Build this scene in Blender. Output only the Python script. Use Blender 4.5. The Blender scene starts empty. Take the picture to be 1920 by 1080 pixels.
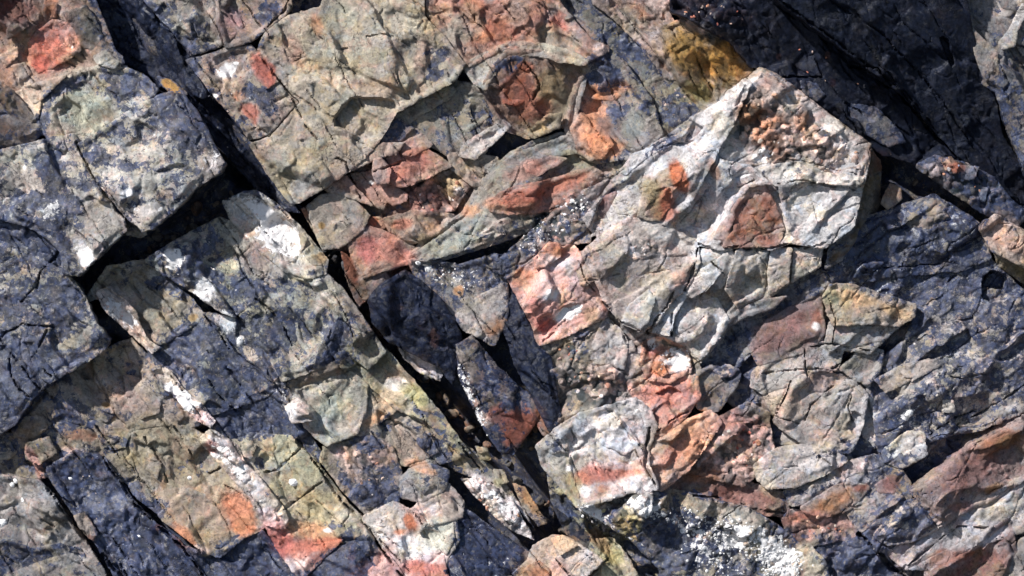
import bpy, math, random
import numpy as np
from mathutils import Vector

# ------------------------------------------------------------------ camera, sky, sun, exposure
SC = bpy.context.scene
COL = SC.collection
LEAN = math.radians(25)                       # the sea cliff leans back from vertical
U = np.array((1.0, 0.0, 0.0))                 # along the face, to the right
V = np.array((0.0, math.sin(LEAN), math.cos(LEAN)))    # up the face
N = np.array((0.0, -math.cos(LEAN), math.sin(LEAN)))   # out of the face
CENTRE = np.array((0.0, 0.0, 2.2))            # middle of the studied part of the cliff

cam_d = bpy.data.cameras.new('camera')
cam = bpy.data.objects.new('camera', cam_d)
COL.objects.link(cam)
cam_pos = CENTRE + N * 8.0
cam.location = cam_pos
cam.rotation_euler = (Vector(CENTRE - cam_pos)).to_track_quat('-Z', 'Y').to_euler()
cam_d.sensor_width = 36.0
cam_d.lens = 36.0 * 8.0 / 1.92
cam_d.clip_start = 0.1
cam_d.clip_end = 500.0
SC.camera = cam

SUN = -0.58 * U + 0.60 * V + 0.55 * N         # towards the sun
SUN = SUN / np.linalg.norm(SUN)
world = bpy.data.worlds.new('World')
SC.world = world
world.use_nodes = True
wn = world.node_tree
wn.nodes.clear()
sky = wn.nodes.new('ShaderNodeTexSky')
sky.sky_type = 'NISHITA'
sky.sun_disc = False
sky.sun_elevation = math.asin(SUN[2])
sky.sun_rotation = math.atan2(SUN[0], SUN[1])
bgn = wn.nodes.new('ShaderNodeBackground')
bgn.inputs['Strength'].default_value = 0.08
wo = wn.nodes.new('ShaderNodeOutputWorld')
wn.links.new(sky.outputs[0], bgn.inputs[0])
wn.links.new(bgn.outputs[0], wo.inputs[0])

sl = bpy.data.lights.new('sun', 'SUN')
sl.energy = 4.8
sl.angle = math.radians(1.5)
sl.color = (1.0, 0.985, 0.96)
so = bpy.data.objects.new('sun', sl)
COL.objects.link(so)
so.location = (-3, -6, 8)
so.rotation_euler = Vector(-SUN).to_track_quat('-Z', 'Y').to_euler()

SC.view_settings.view_transform = 'Standard'
SC.view_settings.look = 'None'
SC.view_settings.exposure = 0.45
SC.view_settings.gamma = 1.0
SC.view_settings.use_curve_mapping = False
SC.cycles.max_bounces = 4
SC.cycles.diffuse_bounces = 2
SC.cycles.glossy_bounces = 1
SC.cycles.use_adaptive_sampling = True
SC.cycles.adaptive_threshold = 0.02

# ------------------------------------------------------------------ noise fields over the face (1 unit = 1 mm)
RNG = np.random.RandomState(11)
random.seed(11)
STEP = 2.0
X0, X1, Y0, Y1 = -190, 2110, -150, 1230
NX, NY = int((X1 - X0) / STEP) + 1, int((Y1 - Y0) / STEP) + 1
GX, GY = np.meshgrid(X0 + STEP * np.arange(NX), Y0 + STEP * np.arange(NY))
GX = GX.astype(np.float32); GY = GY.astype(np.float32)

def perlin(x, y, seed):
    r = np.random.RandomState(seed)
    perm = r.permutation(256).astype(np.int32)
    ang = r.rand(256).astype(np.float32) * 2 * np.pi
    gx, gy = np.cos(ang), np.sin(ang)
    xi = np.floor(x).astype(np.int32); yi = np.floor(y).astype(np.int32)
    xf = x - xi; yf = y - yi
    u = xf * xf * xf * (xf * (xf * 6 - 15) + 10); v = yf * yf * yf * (yf * (yf * 6 - 15) + 10)
    def g(ix, iy, dx, dy):
        h = perm[(perm[ix & 255] + iy) & 255]
        return gx[h] * dx + gy[h] * dy
    n00 = g(xi, yi, xf, yf); n10 = g(xi + 1, yi, xf - 1, yf)
    n01 = g(xi, yi + 1, xf, yf - 1); n11 = g(xi + 1, yi + 1, xf - 1, yf - 1)
    a = n00 + u * (n10 - n00); b = n01 + u * (n11 - n01)
    return (a + v * (b - a)) * 1.5

def fbm(x, y, size, octv, seed, rough=0.5):
    t = np.zeros_like(x); a = 1.0; s = size; tot = 0
    for o in range(octv):
        t += a * perlin(x / s + 17.3 * o, y / s - 9.1 * o, seed + o)
        tot += a; a *= rough; s *= 0.5
    return t / tot

def cells(x, y, size, seed, slope=.3, step=2.0, square=0.0, blend=0.0):
    """broken rock: every cell a small tilted facet at its own height; also the cell's own random and centre distance"""
    r = np.random.RandomState(seed)
    n = 128
    jx = r.rand(n, n).astype(np.float32); jy = r.rand(n, n).astype(np.float32)
    sa = (r.rand(n, n).astype(np.float32) - .5) * 2 * slope * size; sb = (r.rand(n, n).astype(np.float32) - .5) * 2 * slope * size
    off = (r.rand(n, n).astype(np.float32) - .5) * 2 * step; rid = r.rand(n, n).astype(np.float32)
    px, py = x / size, y / size
    ix = np.floor(px).astype(np.int32); iy = np.floor(py).astype(np.int32)
    best = np.full_like(px, 1e9); h = np.zeros_like(px); cid = np.zeros_like(px); sec = np.full_like(px, 1e9); hs = np.zeros_like(px); ws = np.zeros_like(px) + 1e-12
    for dy in (-1, 0, 1):
        for dx in (-1, 0, 1):
            cx = (ix + dx) % n; cy = (iy + dy) % n
            ex = px - (ix + dx + jx[cy, cx]); ey = py - (iy + dy + jy[cy, cx])
            d = np.sqrt(ex * ex + ey * ey) * (1 - square) + np.maximum(abs(ex), abs(ey)) * square
            m = d < best
            sec = np.where(m, best, np.minimum(sec, d))
            best = np.where(m, d, best)
            pl = sa[cy, cx] * ex + sb[cy, cx] * ey + off[cy, cx]
            h = np.where(m, pl, h)
            if blend > 0:
                k = np.exp(-blend * d); hs += k * pl; ws += k
            cid = np.where(m, rid[cy, cx], cid)
    if blend < 0: return sec - best, cid, best
    return (hs / ws if blend > 0 else h), cid, best

WX = 3.8 * fbm(GX, GY, 26, 4, 1, .8); WY = 3.8 * fbm(GX, GY, 26, 4, 21, .8)
BIG = fbm(GX, GY, 170, 3, 41)
MID = fbm(GX, GY, 44, 4, 51, .55)
FINE = fbm(GX, GY, 11, 3, 61, .6)
RIDGE = .35 - np.abs(fbm(GX, GY, 38, 4, 65, .6))       # sharp little arrises
w1, w2 = fbm(GX, GY, 60, 4, 71, .6), fbm(GX, GY, 60, 4, 81, .6)
wa = GX + 9 * w1; wb = GY + 9 * w2
ca, sa_ = 0.62, 0.78                          # the bedding dips to the lower right
UA = wa * ca + wb * sa_; UB = -wa * sa_ + wb * ca
UC = wa * 0.80 - wb * 0.60; UD = wa * 0.60 + wb * 0.80
def fabric(a, b, st, seed):
    f0 = cells(a / st, b, 150, seed + 6, .28, 7.0, .6, 30)[0]
    f1, i1, _ = cells(a / st, b, 64, seed, .36, 6.0, .75, 42)
    f2, i2, _ = cells(a / (st * .8), b, 27, seed + 2, .38, 3.0, .7, 40)
    f3, i3, _ = cells(a / (st * .7), b, 12, seed + 4, .38, 1.2, .5, 28)
    return f1 + .8 * f0, f2, f3, i2
FAB_L = fabric(UA, UB, 1.9, 91)
FAB_R = fabric(UC, UD, 1.8, 191)
PEBH, PEBID, PEBD = cells(wa, wb, 11, 95)
PEB = np.clip(1 - (PEBD / .72) ** 2, 0, 1) ** .5 * (0.35 + 0.65 * PEBID)
STR = fbm(UA / 6.0, UB, 15, 4, 101, .6)        # striation along the beds
STR2 = fbm(UC / 5.0, UD, 18, 4, 111, .6)       # striation of the outcrop on the right, running up right
EDGE = fbm(GX, GY, 30, 4, 121, .6)
SMO = np.clip(.36 + 2.6 * fbm(GX, GY, 95, 3, 131), .04, 1)     # cleanly split here, rough there

def joints(a, b, st, size, seed, wd, dep):
    g = cells(a / st, b, size, seed, 0, 0, .8, -1)[0] * size
    m = np.clip(.45 + 3.2 * fbm(GX, GY, 85, 3, seed + 9), 0, 1)
    w = wd * np.clip(.8 + 1.6 * EDGE, .3, 2)
    return dep * m * np.clip(1.3 - g / w, 0, 1)
JNT_L = np.maximum(joints(UA, UB, 5.0, 52, 301, 2.2, 7.0), joints(UA, UB, 2.0, 33, 311, 1.6, 2.6))
JNT_R = np.maximum(joints(UC, UD, 2.2, 66, 321, 2.2, 5.5), joints(UC, UD, 1.8, 30, 331, 1.6, 2.6))

def sdf(poly, x, y):
    p = np.asarray(poly, np.float32); q = np.roll(p, -1, 0)
    best = np.full(x.shape, 1e12, np.float32); ins = np.zeros(x.shape, bool)
    for (ax, ay), (bx, by) in zip(p, q):
        ex, ey = bx - ax, by - ay
        wx, wy = x - ax, y - ay
        t = np.clip((wx * ex + wy * ey) / (ex * ex + ey * ey + 1e-9), 0, 1)
        best = np.minimum(best, (wx - ex * t) ** 2 + (wy - ey * t) ** 2)
        c = ((ay > y) != (by > y))
        if by != ay:
            ins ^= c & (x < ex * (y - ay) / (by - ay) + ax)
    d = np.sqrt(best)
    return np.where(ins, -d, d)

def pts(s):
    return [tuple(float(c) for c in t.split(',')) for t in s.split()]

def chaikin(p, r):
    out = []
    for i in range(len(p)):
        a, b = np.array(p[i]), np.array(p[(i + 1) % len(p)])
        out += [tuple(a + (b - a) * r), tuple(b + (a - b) * r)]
    return out

def _roll(c): return np.minimum(c, .42 + .8 * (c - .42))

def lin(c):
    c = np.asarray(c, np.float32) / 255.0
    c = c * .77 + .23 * c.mean()                # eyes overrate the saturation of sunlit stone
    return _roll(np.where(c <= .04045, c / 12.92, ((c + .055) / 1.055) ** 2.4))

# ------------------------------------------------------------------ cracks and hollows in the face
CRK = np.zeros_like(GX)
def crack(s, width=2.5, depth=9):
    p = pts(s)
    for (ax, ay), (bx, by) in zip(p[:-1], p[1:]):
        m = 5 * width + 14
        i0 = max(0, int((min(ax, bx) - m - X0) / STEP)); i1 = min(NX, int((max(ax, bx) + m - X0) / STEP) + 2)
        j0 = max(0, int((min(ay, by) - m - Y0) / STEP)); j1 = min(NY, int((max(ay, by) + m - Y0) / STEP) + 2)
        if i1 <= i0 or j1 <= j0: continue
        x = GX[j0:j1, i0:i1] + 1.1 * WX[j0:j1, i0:i1]; y = GY[j0:j1, i0:i1] + 1.1 * WY[j0:j1, i0:i1]
        ex, ey = bx - ax, by - ay
        t = np.clip(((x - ax) * ex + (y - ay) * ey) / (ex * ex + ey * ey + 1e-9), 0, 1)
        d = np.sqrt((x - ax - ex * t) ** 2 + (y - ay - ey * t) ** 2)
        w = .7 * width * np.clip(.75 + 2.6 * EDGE[j0:j1, i0:i1], 0, 2)
        k = 1.25 * depth * np.clip(1.5 - d / np.maximum(w, .7), 0, 1) * np.clip(w, 0, 1)
        CRK[j0:j1, i0:i1] = np.maximum(CRK[j0:j1, i0:i1], k)

for s, w, d in [
    ("0,640 12,625 45,608 75,610 105,613", 2.5, 9), ("4,640 22,662 42,685 70,722 95,745", 2, 8), ("64,668 80,645 90,620", 2.5, 9),
    ("20,672 24,708 40,730 58,745", 2, 9), ("70,540 80,512 98,490 114,472", 3.5, 12), ("44,566 62,545 66,538", 2, 8), ("38,392 60,408", 1.6, 6),
    ("35,447 52,462", 1.6, 7), ("62,672 80,690 100,705", 1.8, 8), ("148,268 165,305 186,342 210,376 236,408", 3, 14),
    ("480,94 505,128 540,172 548,186 575,238 596,262", 1.8, 7), ("500,50 535,18 541,0 545,-60", 2.5, 10), ("630,92 650,90", 1.6, 5), ("688,70 712,64 745,70", 1.6, 5),
    ("548,118 562,108 566,96", 1.5, 4), ("655,322 648,305 632,296 622,300", 1.8, 8), ("690,325 740,310 770,290", 2, 8), ("652,322 668,352 676,372", 1.8, 8),
    ("1305,108 1318,140 1338,168", 2, 8), ("985,118 1005,140 1012,158", 2, 9), ("1012,160 1000,185", 2, 9), ("1145,160 1150,175", 1.5, 6),
    ("495,886 520,881 545,858 566,838", 2.2, 9), ("534,956 560,936 585,918 602,905", 2.2, 8), ("556,828 585,862 612,900 640,940 690,990 722,1040 770,1100", 3.2, 14),
    ("372,580 392,603 410,622 428,655", 2.4, 9), ("425,690 448,720 480,765", 2.2, 8), ("320,705 350,745 385,792", 2, 8), ("390,712 412,745 440,772", 2, 7), ("480,560 505,580 530,610 548,650", 2.4, 9),
    ("410,410 438,448 462,490 478,520", 2.2, 8), ("470,400 500,440 540,480", 2, 7), ("617,540 640,570 655,605 665,632", 1.6, 6),
    ("190,858 222,902 255,948 300,990 345,1030 380,1080", 3, 14), ("88,915 118,960 150,1000 190,1042 232,1085", 5, 22), ("226,1060 240,1085", 2, 9), ("178,800 215,850 245,890", 2, 8),
    ("205,1000 225,1030 260,1080", 1.8, 7), ("325,800 345,830 360,860", 2, 7), ("270,820 300,870 310,905", 2, 7), ("390,890 410,880", 2.4, 9), ("420,910 455,930 480,950", 1.6, 5),
    ("1262,545 1248,575 1225,602 1215,622", 2.8, 12), ("1258,588 1258,628", 2.4, 11), ("1306,466 1300,500 1280,545", 2.6, 12), ("1332,492 1350,508 1362,520", 1.8, 8),
    ("1308,458 1340,469 1378,463 1412,470 1440,466 1472,459 1503,467 1542,456", 2.2, 10),
    ("1520,650 1560,645 1600,652 1630,658", 2.2, 9), ("1508,655 1510,690 1515,705", 2, 8), ("1560,690 1580,680 1600,665", 2.4, 10), ("1430,700 1470,695 1530,690 1580,700 1620,725", 2.2, 9),
    ("1482,715 1470,745 1455,775", 2.2, 9), ("1560,725 1520,760 1508,790", 1.8, 7), ("1450,780 1500,795", 1.8, 7), ("1560,645 1565,600 1552,560", 1.6, 7), ("1600,730 1590,760 1598,790", 1.8, 7),
    ("1130,565 1160,600 1200,622", 2.2, 9), ("1138,592 1165,620 1175,642", 2, 8), ("1218,800 1212,835 1208,872 1228,908", 3, 13), ("1230,808 1262,785 1290,770", 2.4, 10),
    ("1060,600 1030,630 1018,640", 1.6, 6), ("1085,490 1100,530 1118,550", 1.6, 6), ("1260,500 1292,498", 1.4, 5), ("1130,520 1160,515", 1.3, 4), ("1300,930 1360,935 1420,955 1470,962", 2.2, 9),
    ("1790,800 1840,775 1890,745 1925,720", 2, 8), ("1740,820 1780,790 1830,770", 2, 8), ("1700,1060 1760,1010 1800,985 1850,990", 2.4, 10), ("1610,1000 1640,1030 1680,1070 1720,1100", 5, 24),
    ("1430,880 1480,875 1520,872", 1.3, 4), ("1535,855 1555,870", 1.6, 6), ("1720,640 1740,625", 1.6, 5), ("1760,700 1800,710 1850,700", 1.6, 6), ("1770,535 1795,515", 1.8, 7),
    ("1690,505 1700,470 1750,450", 1.4, 5), ("1620,505 1690,500 1790,492", 1.6, 6), ("1440,0 1500,40 1590,104 1680,165 1745,240", 2.4, 9), ("1500,-20 1650,70 1760,180 1830,280", 2.2, 6),
    ("1580,190 1610,205 1618,215", 2.4, 9), ("1465,145 1540,145", 2.2, 8), ("1590,125 1640,130 1670,165", 3, 12), ("1640,120 1700,180 1760,250", 2, 7),
    ("1042,1048 1062,1072 1095,1085", 2, 9), ("1085,1020 1110,1052", 1.2, 4), ("1140,1050 1100,1085", 3, 12), ("690,985 730,1030 770,1075", 2, 7), ("815,985 835,1010", 1.3, 4),
    ("775,960 795,985", 1.6, 7), ("860,830 900,880 950,940", 1.8, 7), ("1405,170 1440,180 1500,230", 1.3, 3), ("1455,345 1500,340 1560,352 1600,356", 2, 8), ("1470,300 1530,310 1600,330", 1.5, 5),
    ("1345,300 1320,360 1300,420", 1.5, 5), ("1410,340 1380,352", 2, 8), ("1330,350 1290,400 1262,430", 1.4, 4), ("1520,380 1530,420", 1.2, 4),
]:
    crack(s, w, d)

CUTS = {}
def cut(key, s, depth, gx, gy):
    """a piece has spalled out of rock `key`: floor `depth` below the surface, rising along (gx, gy)"""
    CUTS.setdefault(key, []).append((pts(s), depth, gx, gy))
cut('c4', "620,232 640,200 660,181 700,183 742,188 746,212 728,245 712,266 672,256", 17, .16, .16)
cut('l4', "296,325 310,318 345,306 356,312 330,330", 9, .1, .3)
cut('k1', "1228,738 1258,722 1282,738 1262,752 1235,745", 12, .1, .3)
cut('p9', "1842,520 1860,505 1890,515 1885,560 1860,568 1840,560", 45, 0, 0)
cut('p10b', "1842,520 1860,505 1890,515 1885,560 1860,568 1840,560", 45, 0, 0)
cut('d1b', "1755,75 1770,70 1790,120 1780,130", 18, 0, 0)
cut('f1', "1005,598 1030,585 1045,600 1020,635", 10, .1, .1)
cut('p7', "1585,800 1600,768 1618,780 1625,812 1600,815", 12, .2, 0)
cut('e3e', "1268,575 1285,550 1310,560 1320,575 1300,585", 9, .2, .3)

# ------------------------------------------------------------------ stains and mineral colours that belong to the stone
PAINT = []   # x, y, rx, ry, angle, colour or channel, strength
def paint(x, y, rx, ry, ang, col, k=1.0): PAINT.append((x, y, rx, ry, math.radians(ang), col, k))

# rust, orange, red
RUST, ORG, RED, MAR, OCH, PNK, WHT, BEI, GRN, GRY, LAV, YEL, BRN = ((158, 82, 56), (205, 125, 82), (185, 92, 74), (112, 66, 60), (150, 108, 40), (208, 172, 162),
    (240, 232, 228), (158, 143, 118), (140, 142, 122), (142, 137, 133), (176, 168, 172), (176, 160, 104), (108, 88, 70))
for a in [
    (492,128,16,26,-30,RED,.9),(470,212,18,14,40,RED,.8),(452,180,12,8,0,ORG,.6),(425,132,20,12,-50,WHT,.95),(403,180,7,5,0,WHT,.9),(330,45,22,14,30,BEI,.6),(310,40,8,5,0,WHT,.7),
    (420,50,22,18,0,MAR,.45),(440,30,20,16,0,(150,110,115),.6),(595,50,10,20,-10,ORG,.5),(558,110,14,16,0,RUST,.45),(600,118,22,8,-20,OCH,.5),(545,90,18,26,30,(160,118,105),.5),
    (790,115,12,36,10,(165,125,105),.5),(700,170,34,18,0,(168,135,110),.5),(640,120,60,30,0,(165,155,130),.5),(720,40,70,30,10,(165,155,138),.5),(660,80,30,14,20,(170,165,150),.5),(640,30,30,20,0,GRN,.5),
    (900,30,60,30,20,(172,105,85),.6),(890,25,20,30,30,RED,.6),(930,60,40,20,20,RUST,.7),(985,40,30,40,40,(160,105,88),.7),(890,12,16,16,0,ORG,.6),(905,70,22,8,-10,ORG,.7),(1050,50,14,24,-30,RED,.7),(1000,70,18,12,0,ORG,.55),
    (870,45,26,40,35,GRN,.5),(1040,75,40,22,10,GRN,.5),(975,20,20,30,0,(150,128,115),.6),
    (1030,160,26,34,20,(130,108,70),.7),(1000,205,30,18,-20,(150,88,66),.8),(975,165,30,28,0,RUST,.75),(1050,200,14,30,15,(120,112,90),.6),(985,125,14,8,0,RUST,.7),
    (1140,165,40,12,-10,ORG,.55),(1115,225,26,40,10,ORG,.75),(1130,275,30,20,0,(200,120,75),.85),(1150,235,24,20,0,(90,80,85),.6),(1128,95,14,10,30,PNK,.8),(1190,230,20,30,0,(120,122,112),.6),
    (1240,5,34,12,0,PNK,.5),(1200,20,24,14,20,ORG,.45),(1180,30,20,20,0,(150,148,138),.5),(1215,70,20,30,-35,(158,138,130),.6),(1300,20,45,20,0,(165,120,105),.85),(1370,30,40,18,20,(140,105,98),.6),(1340,60,50,10,15,(185,165,150),.7),
    (1290,95,40,34,40,OCH,.7),(1360,110,34,30,40,(165,112,34),.8),(1310,170,24,16,30,(120,108,50),.7),
    (1460,105,5,6,0,ORG,.9),(1550,105,4,5,0,ORG,.9),(1645,160,14,8,30,MAR,.9),(1560,155,6,6,0,RUST,.8),(1635,105,20,6,55,(150,140,105),.7),(1680,205,14,4,15,(170,150,95),.8),(1800,225,14,26,-35,(100,104,92),.6),(1620,45,20,6,60,(120,122,110),.5),
    (1790,315,14,10,0,RUST,.8),(1748,318,8,8,0,PNK,.7),(1730,340,30,20,0,(90,60,45),.5),(1670,310,40,16,30,(130,70,35),.7),
    # pale wedge
    (1440,250,34,30,0,ORG,.7),(1400,215,26,20,0,(150,98,58),.85),(1480,260,24,14,30,PNK,.7),(1425,295,20,14,0,WHT,.8),(1530,285,36,20,20,PNK,.6),(1340,200,44,8,-35,WHT,.5),(1400,165,26,8,-40,WHT,.55),(1330,270,14,56,-28,(190,184,186),.5),(1560,240,24,12,30,(215,200,185),.7),(1500,230,20,14,0,(205,140,105),.7),
    (1430,160,16,8,10,MAR,.5),(1450,290,28,10,0,(190,130,100),.6),(1380,300,14,26,20,(196,188,188),.5),(1345,385,26,18,20,(206,190,188),.5),(1300,365,8,34,-32,MAR,.45),(1335,320,8,20,-30,(150,95,75),.6),
    (1270,335,14,30,-20,(185,88,48),.85),(1245,385,18,28,-20,(180,85,50),.8),(1220,365,16,34,-15,(140,122,82),.8),(1410,360,24,10,-20,PNK,.7),(1245,440,50,12,25,(205,198,190),.5),(1190,470,30,12,10,(215,190,180),.5),(1270,520,14,14,0,(190,120,90),.4),
    # pink stone and its neighbours
    (1040,490,24,16,0,WHT,.5),(1045,475,14,10,0,ORG,.8),(985,520,24,16,0,ORG,.7),(1062,588,24,10,-25,WHT,.95),(1035,552,16,14,-35,WHT,.9),(1005,590,14,30,-15,(205,120,105),.7),(1020,530,30,18,-30,(220,165,155),.7),(1090,570,24,26,0,(180,128,112),.6),(1110,590,14,14,0,OCH,.4),
    (1025,610,16,12,0,(175,85,75),.8),(1250,665,22,12,20,RUST,.6),(1235,690,24,12,0,(215,120,70),.8),(1272,678,18,14,0,WHT,.9),(1222,645,9,9,0,WHT,.8),(1220,655,10,14,0,(150,75,65),.7),(1245,740,40,20,0,(190,105,88),.6),(1285,800,40,14,-35,(220,150,105),.7),(1260,850,34,14,-50,(200,115,90),.6),(1300,830,14,30,30,ORG,.6),
    (1360,840,26,14,0,(200,170,150),.6),(1395,800,30,20,0,(178,128,122),.6),(1360,790,30,16,-30,(190,120,105),.6),(1320,890,30,14,0,(175,110,75),.6),(1400,930,50,14,10,(120,70,62),.7),(1180,770,26,8,-20,(205,190,180),.4),
    (1130,885,44,18,-5,(190,102,84),.85),(1185,880,24,12,-30,(205,118,92),.8),(1090,895,16,14,0,(200,110,80),.8),(1130,915,12,8,0,ORG,.6),(1093,848,10,8,0,WHT,.9),(1068,876,8,6,0,WHT,.9),(1095,920,8,12,-30,WHT,.8),(1100,955,10,8,0,WHT,.95),(1170,870,50,8,0,(210,200,198),.5),(1205,905,26,10,20,(214,205,205),.6),(1060,930,20,10,40,(190,180,130),.6),(1075,905,14,22,-30,(150,140,90),.6),
    (1130,800,50,18,-20,(188,182,184),.6),(1185,790,16,10,0,(190,150,130),.5),(1150,830,30,14,0,(196,190,190),.5),
    (1180,985,20,30,-45,(140,125,60),.7),(1150,1040,16,30,-40,(175,160,95),.7),(1210,945,22,10,10,WHT,.6),(1205,960,8,6,0,WHT,.9),(1130,1020,12,30,-45,(160,95,50),.5),
    (1320,950,40,12,10,(150,140,125),.6),(1400,975,50,14,25,(165,155,140),.6),
    # middle left
    (715,360,40,22,-10,(172,120,102),.6),(770,310,40,18,-15,(165,98,85),.7),(780,285,24,8,0,RUST,.6),(845,350,20,18,0,(205,165,110),.7),(860,360,8,8,0,WHT,.7),(800,375,30,24,0,(185,120,105),.6),(695,342,5,4,0,WHT,.9),(620,410,30,24,0,(132,122,112),.6),(650,345,30,14,20,(150,108,92),.7),(640,395,30,24,0,(138,128,118),.5),
    (690,470,22,24,0,(168,78,74),.7),(740,480,36,24,0,(185,112,92),.75),(715,500,20,10,0,GRN,.5),(755,420,20,10,0,(185,100,75),.7),(810,425,20,14,0,(150,108,85),.6),(655,500,10,30,-20,(120,58,32),.85),(568,400,8,10,0,ORG,.6),(602,422,6,6,0,OCH,.8),(700,415,8,8,0,RUST,.9),
    (930,380,24,10,0,(205,140,110),.6),(985,370,50,14,-10,(168,80,58),.7),(1060,345,40,12,-20,(175,95,72),.7),(1010,390,50,10,-10,(195,120,95),.6),(985,320,34,14,-25,(178,120,102),.6),(880,395,18,12,0,ORG,.5),(1080,300,30,12,20,(130,125,95),.5),(910,460,16,12,0,(160,135,115),.7),(855,460,30,10,-30,(140,142,128),.5),
    # left
    (30,20,40,20,-10,(95,45,38),.7),(90,100,36,30,0,(190,98,76),.7),(130,80,16,16,0,(205,140,118),.6),(75,120,14,16,0,(200,80,60),.6),(92,5,10,24,0,(165,98,65),.7),(16,135,16,26,0,(178,120,88),.5),(130,110,20,10,0,(160,135,100),.5),(60,180,14,44,-35,(200,170,145),.7),
    (125,140,30,10,-20,(165,150,130),.5),(150,200,40,30,0,(150,150,128),.6),(200,215,20,12,0,(128,115,92),.8),(170,235,26,20,0,(160,158,136),.6),(318,162,26,8,40,(165,118,45),.85),
    (245,365,12,8,-30,WHT,.9),(262,370,8,7,0,(215,185,160),.9),(400,305,22,18,50,(215,200,200),.6),(285,395,18,14,0,(190,182,180),.6),(295,345,40,14,-10,(165,165,155),.5),(250,300,60,26,-20,(172,165,152),.5),(60,340,34,20,20,(180,165,155),.7),(165,480,16,16,0,WHT,.9),(155,460,10,16,-20,(215,205,205),.7),(52,315,4,4,0,WHT,.8),(30,300,36,16,0,(160,158,140),.5),(200,420,28,40,-10,(158,150,142),.7),(100,390,24,14,10,(200,198,195),.6),
    (25,500,14,34,0,(150,142,128),.8),(130,640,40,18,-20,(150,145,135),.85),(150,620,30,18,-40,(150,143,133),.8),(60,630,26,8,-10,(155,145,135),.6),(100,590,14,14,0,(150,140,128),.6),
    (385,547,18,22,-30,WHT,1.0),(328,487,12,18,-30,WHT,.9),(425,605,14,20,-40,(215,212,210),.8),(448,640,8,8,0,WHT,.9),(470,665,16,10,50,(205,180,160),.7),(470,400,34,24,30,(200,192,185),.8),(520,440,50,20,50,(215,205,205),.85),(500,400,20,14,40,WHT,.7),(560,470,30,14,45,(180,165,140),.6),(440,450,16,24,-35,(165,160,148),.7),(485,480,20,34,-25,(150,128,120),.7),(430,500,16,12,0,(190,180,140),.6),(605,485,10,10,0,(190,150,100),.7),
    (210,570,24,30,-40,(205,180,165),.9),(240,610,16,24,-40,(200,165,150),.85),(222,585,14,8,0,WHT,.7),(360,596,8,7,0,OCH,.7),(300,580,44,40,0,(140,132,115),.6),(265,640,20,12,0,(180,160,135),.6),
    (310,705,22,10,40,(225,200,170),.9),(318,725,8,6,0,WHT,.7),(345,750,26,10,50,WHT,.85),(372,775,18,12,30,(225,170,155),.95),(395,790,16,10,50,(215,190,185),.8),(395,690,22,44,-20,(145,140,125),.7),
    (425,850,50,16,48,(225,205,200),.7),(395,835,12,12,0,(195,110,95),.7),(470,905,40,12,52,WHT,.6),(260,760,40,18,10,(160,138,128),.8),(200,740,40,10,20,(150,128,110),.6),(300,820,60,34,40,(150,135,105),.6),(240,860,24,16,0,(155,142,112),.6),(150,815,24,10,0,(150,98,70),.6),(195,760,8,5,0,OCH,.7),(440,960,24,44,-25,(205,118,80),.9),(345,1010,14,26,-35,(200,120,78),.85),(455,985,24,14,0,(190,120,80),.8),(370,1035,20,10,0,(215,180,165),.9),(385,1050,14,10,0,(170,160,140),.7),
    (62,870,8,30,-25,(190,130,120),.7),(170,860,6,6,0,RUST,.7),(190,890,14,5,0,PNK,.7),(135,845,20,6,10,PNK,.8),(150,990,20,22,-35,(165,150,140),.5),(170,1010,12,8,0,MAR,.7),(292,990,8,6,0,RUST,.9),(235,1010,6,5,0,OCH,.7),(60,940,44,30,30,(150,142,138),.7),(110,980,30,22,30,(112,105,98),.6),(95,1050,10,5,0,BEI,.6),
    # bottom middle
    (560,850,60,30,20,(165,152,112),.6),(560,900,50,24,-20,(170,160,122),.6),(590,950,40,30,30,(172,155,108),.6),(580,995,40,14,10,(180,130,85),.8),(600,1020,30,12,-10,(195,105,75),.85),(510,990,20,20,50,(200,130,125),.8),(525,1020,20,26,-35,(180,90,82),.8),(555,1055,22,16,-35,(225,195,185),.85),(502,965,18,10,30,(225,190,185),.8),(570,1030,30,14,-20,(185,98,78),.8),(615,995,8,4,0,WHT,.9),
    (545,770,10,12,0,WHT,.6),(525,735,8,24,-20,(210,195,190),.7),(620,760,40,24,0,(150,150,128),.6),(730,740,40,12,-30,(215,178,140),.75),(700,785,20,10,-40,(205,150,105),.8),(745,720,20,10,0,WHT,.6),(780,740,26,14,40,(165,155,90),.7),(870,770,34,10,55,(150,115,50),.6),(800,710,14,8,40,(190,175,100),.8),(835,735,30,8,48,(160,120,50),.7),(660,870,16,30,-20,(205,165,150),.7),(640,850,14,12,0,PNK,.7),(700,850,30,24,0,(150,120,112),.5),(785,875,26,10,20,(195,140,110),.8),(760,830,24,26,0,(145,128,112),.6),(855,870,16,26,-10,(180,145,95),.6),
    (740,985,30,40,-30,(205,190,182),.5),(772,985,9,22,-30,(205,110,70),.95),(752,998,14,6,5,(205,120,80),.85),(775,1025,30,20,20,WHT,.7),(815,1000,30,26,-20,(200,195,170),.7),(790,1065,34,14,0,(195,108,95),.85),(815,1045,24,10,0,(225,185,180),.7),(810,950,30,14,0,(185,165,158),.6),(815,955,12,10,0,(198,192,200),.7),
    (680,1065,40,12,-30,(190,110,75),.7),(660,1040,6,30,10,(170,100,80),.7),(720,1060,30,30,-30,(180,130,125),.7),(910,910,34,12,35,(215,195,192),.8),(960,960,34,16,45,(222,205,205),.85),(935,905,10,8,0,(190,175,130),.8),(1000,940,12,30,-30,(170,120,70),.7),
    (1080,1060,24,18,-20,(210,180,165),.6),(1010,1075,16,12,0,(200,125,85),.8),(1050,1070,14,20,-30,(205,145,135),.6),(1070,1025,20,10,0,(205,165,130),.6),
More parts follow.
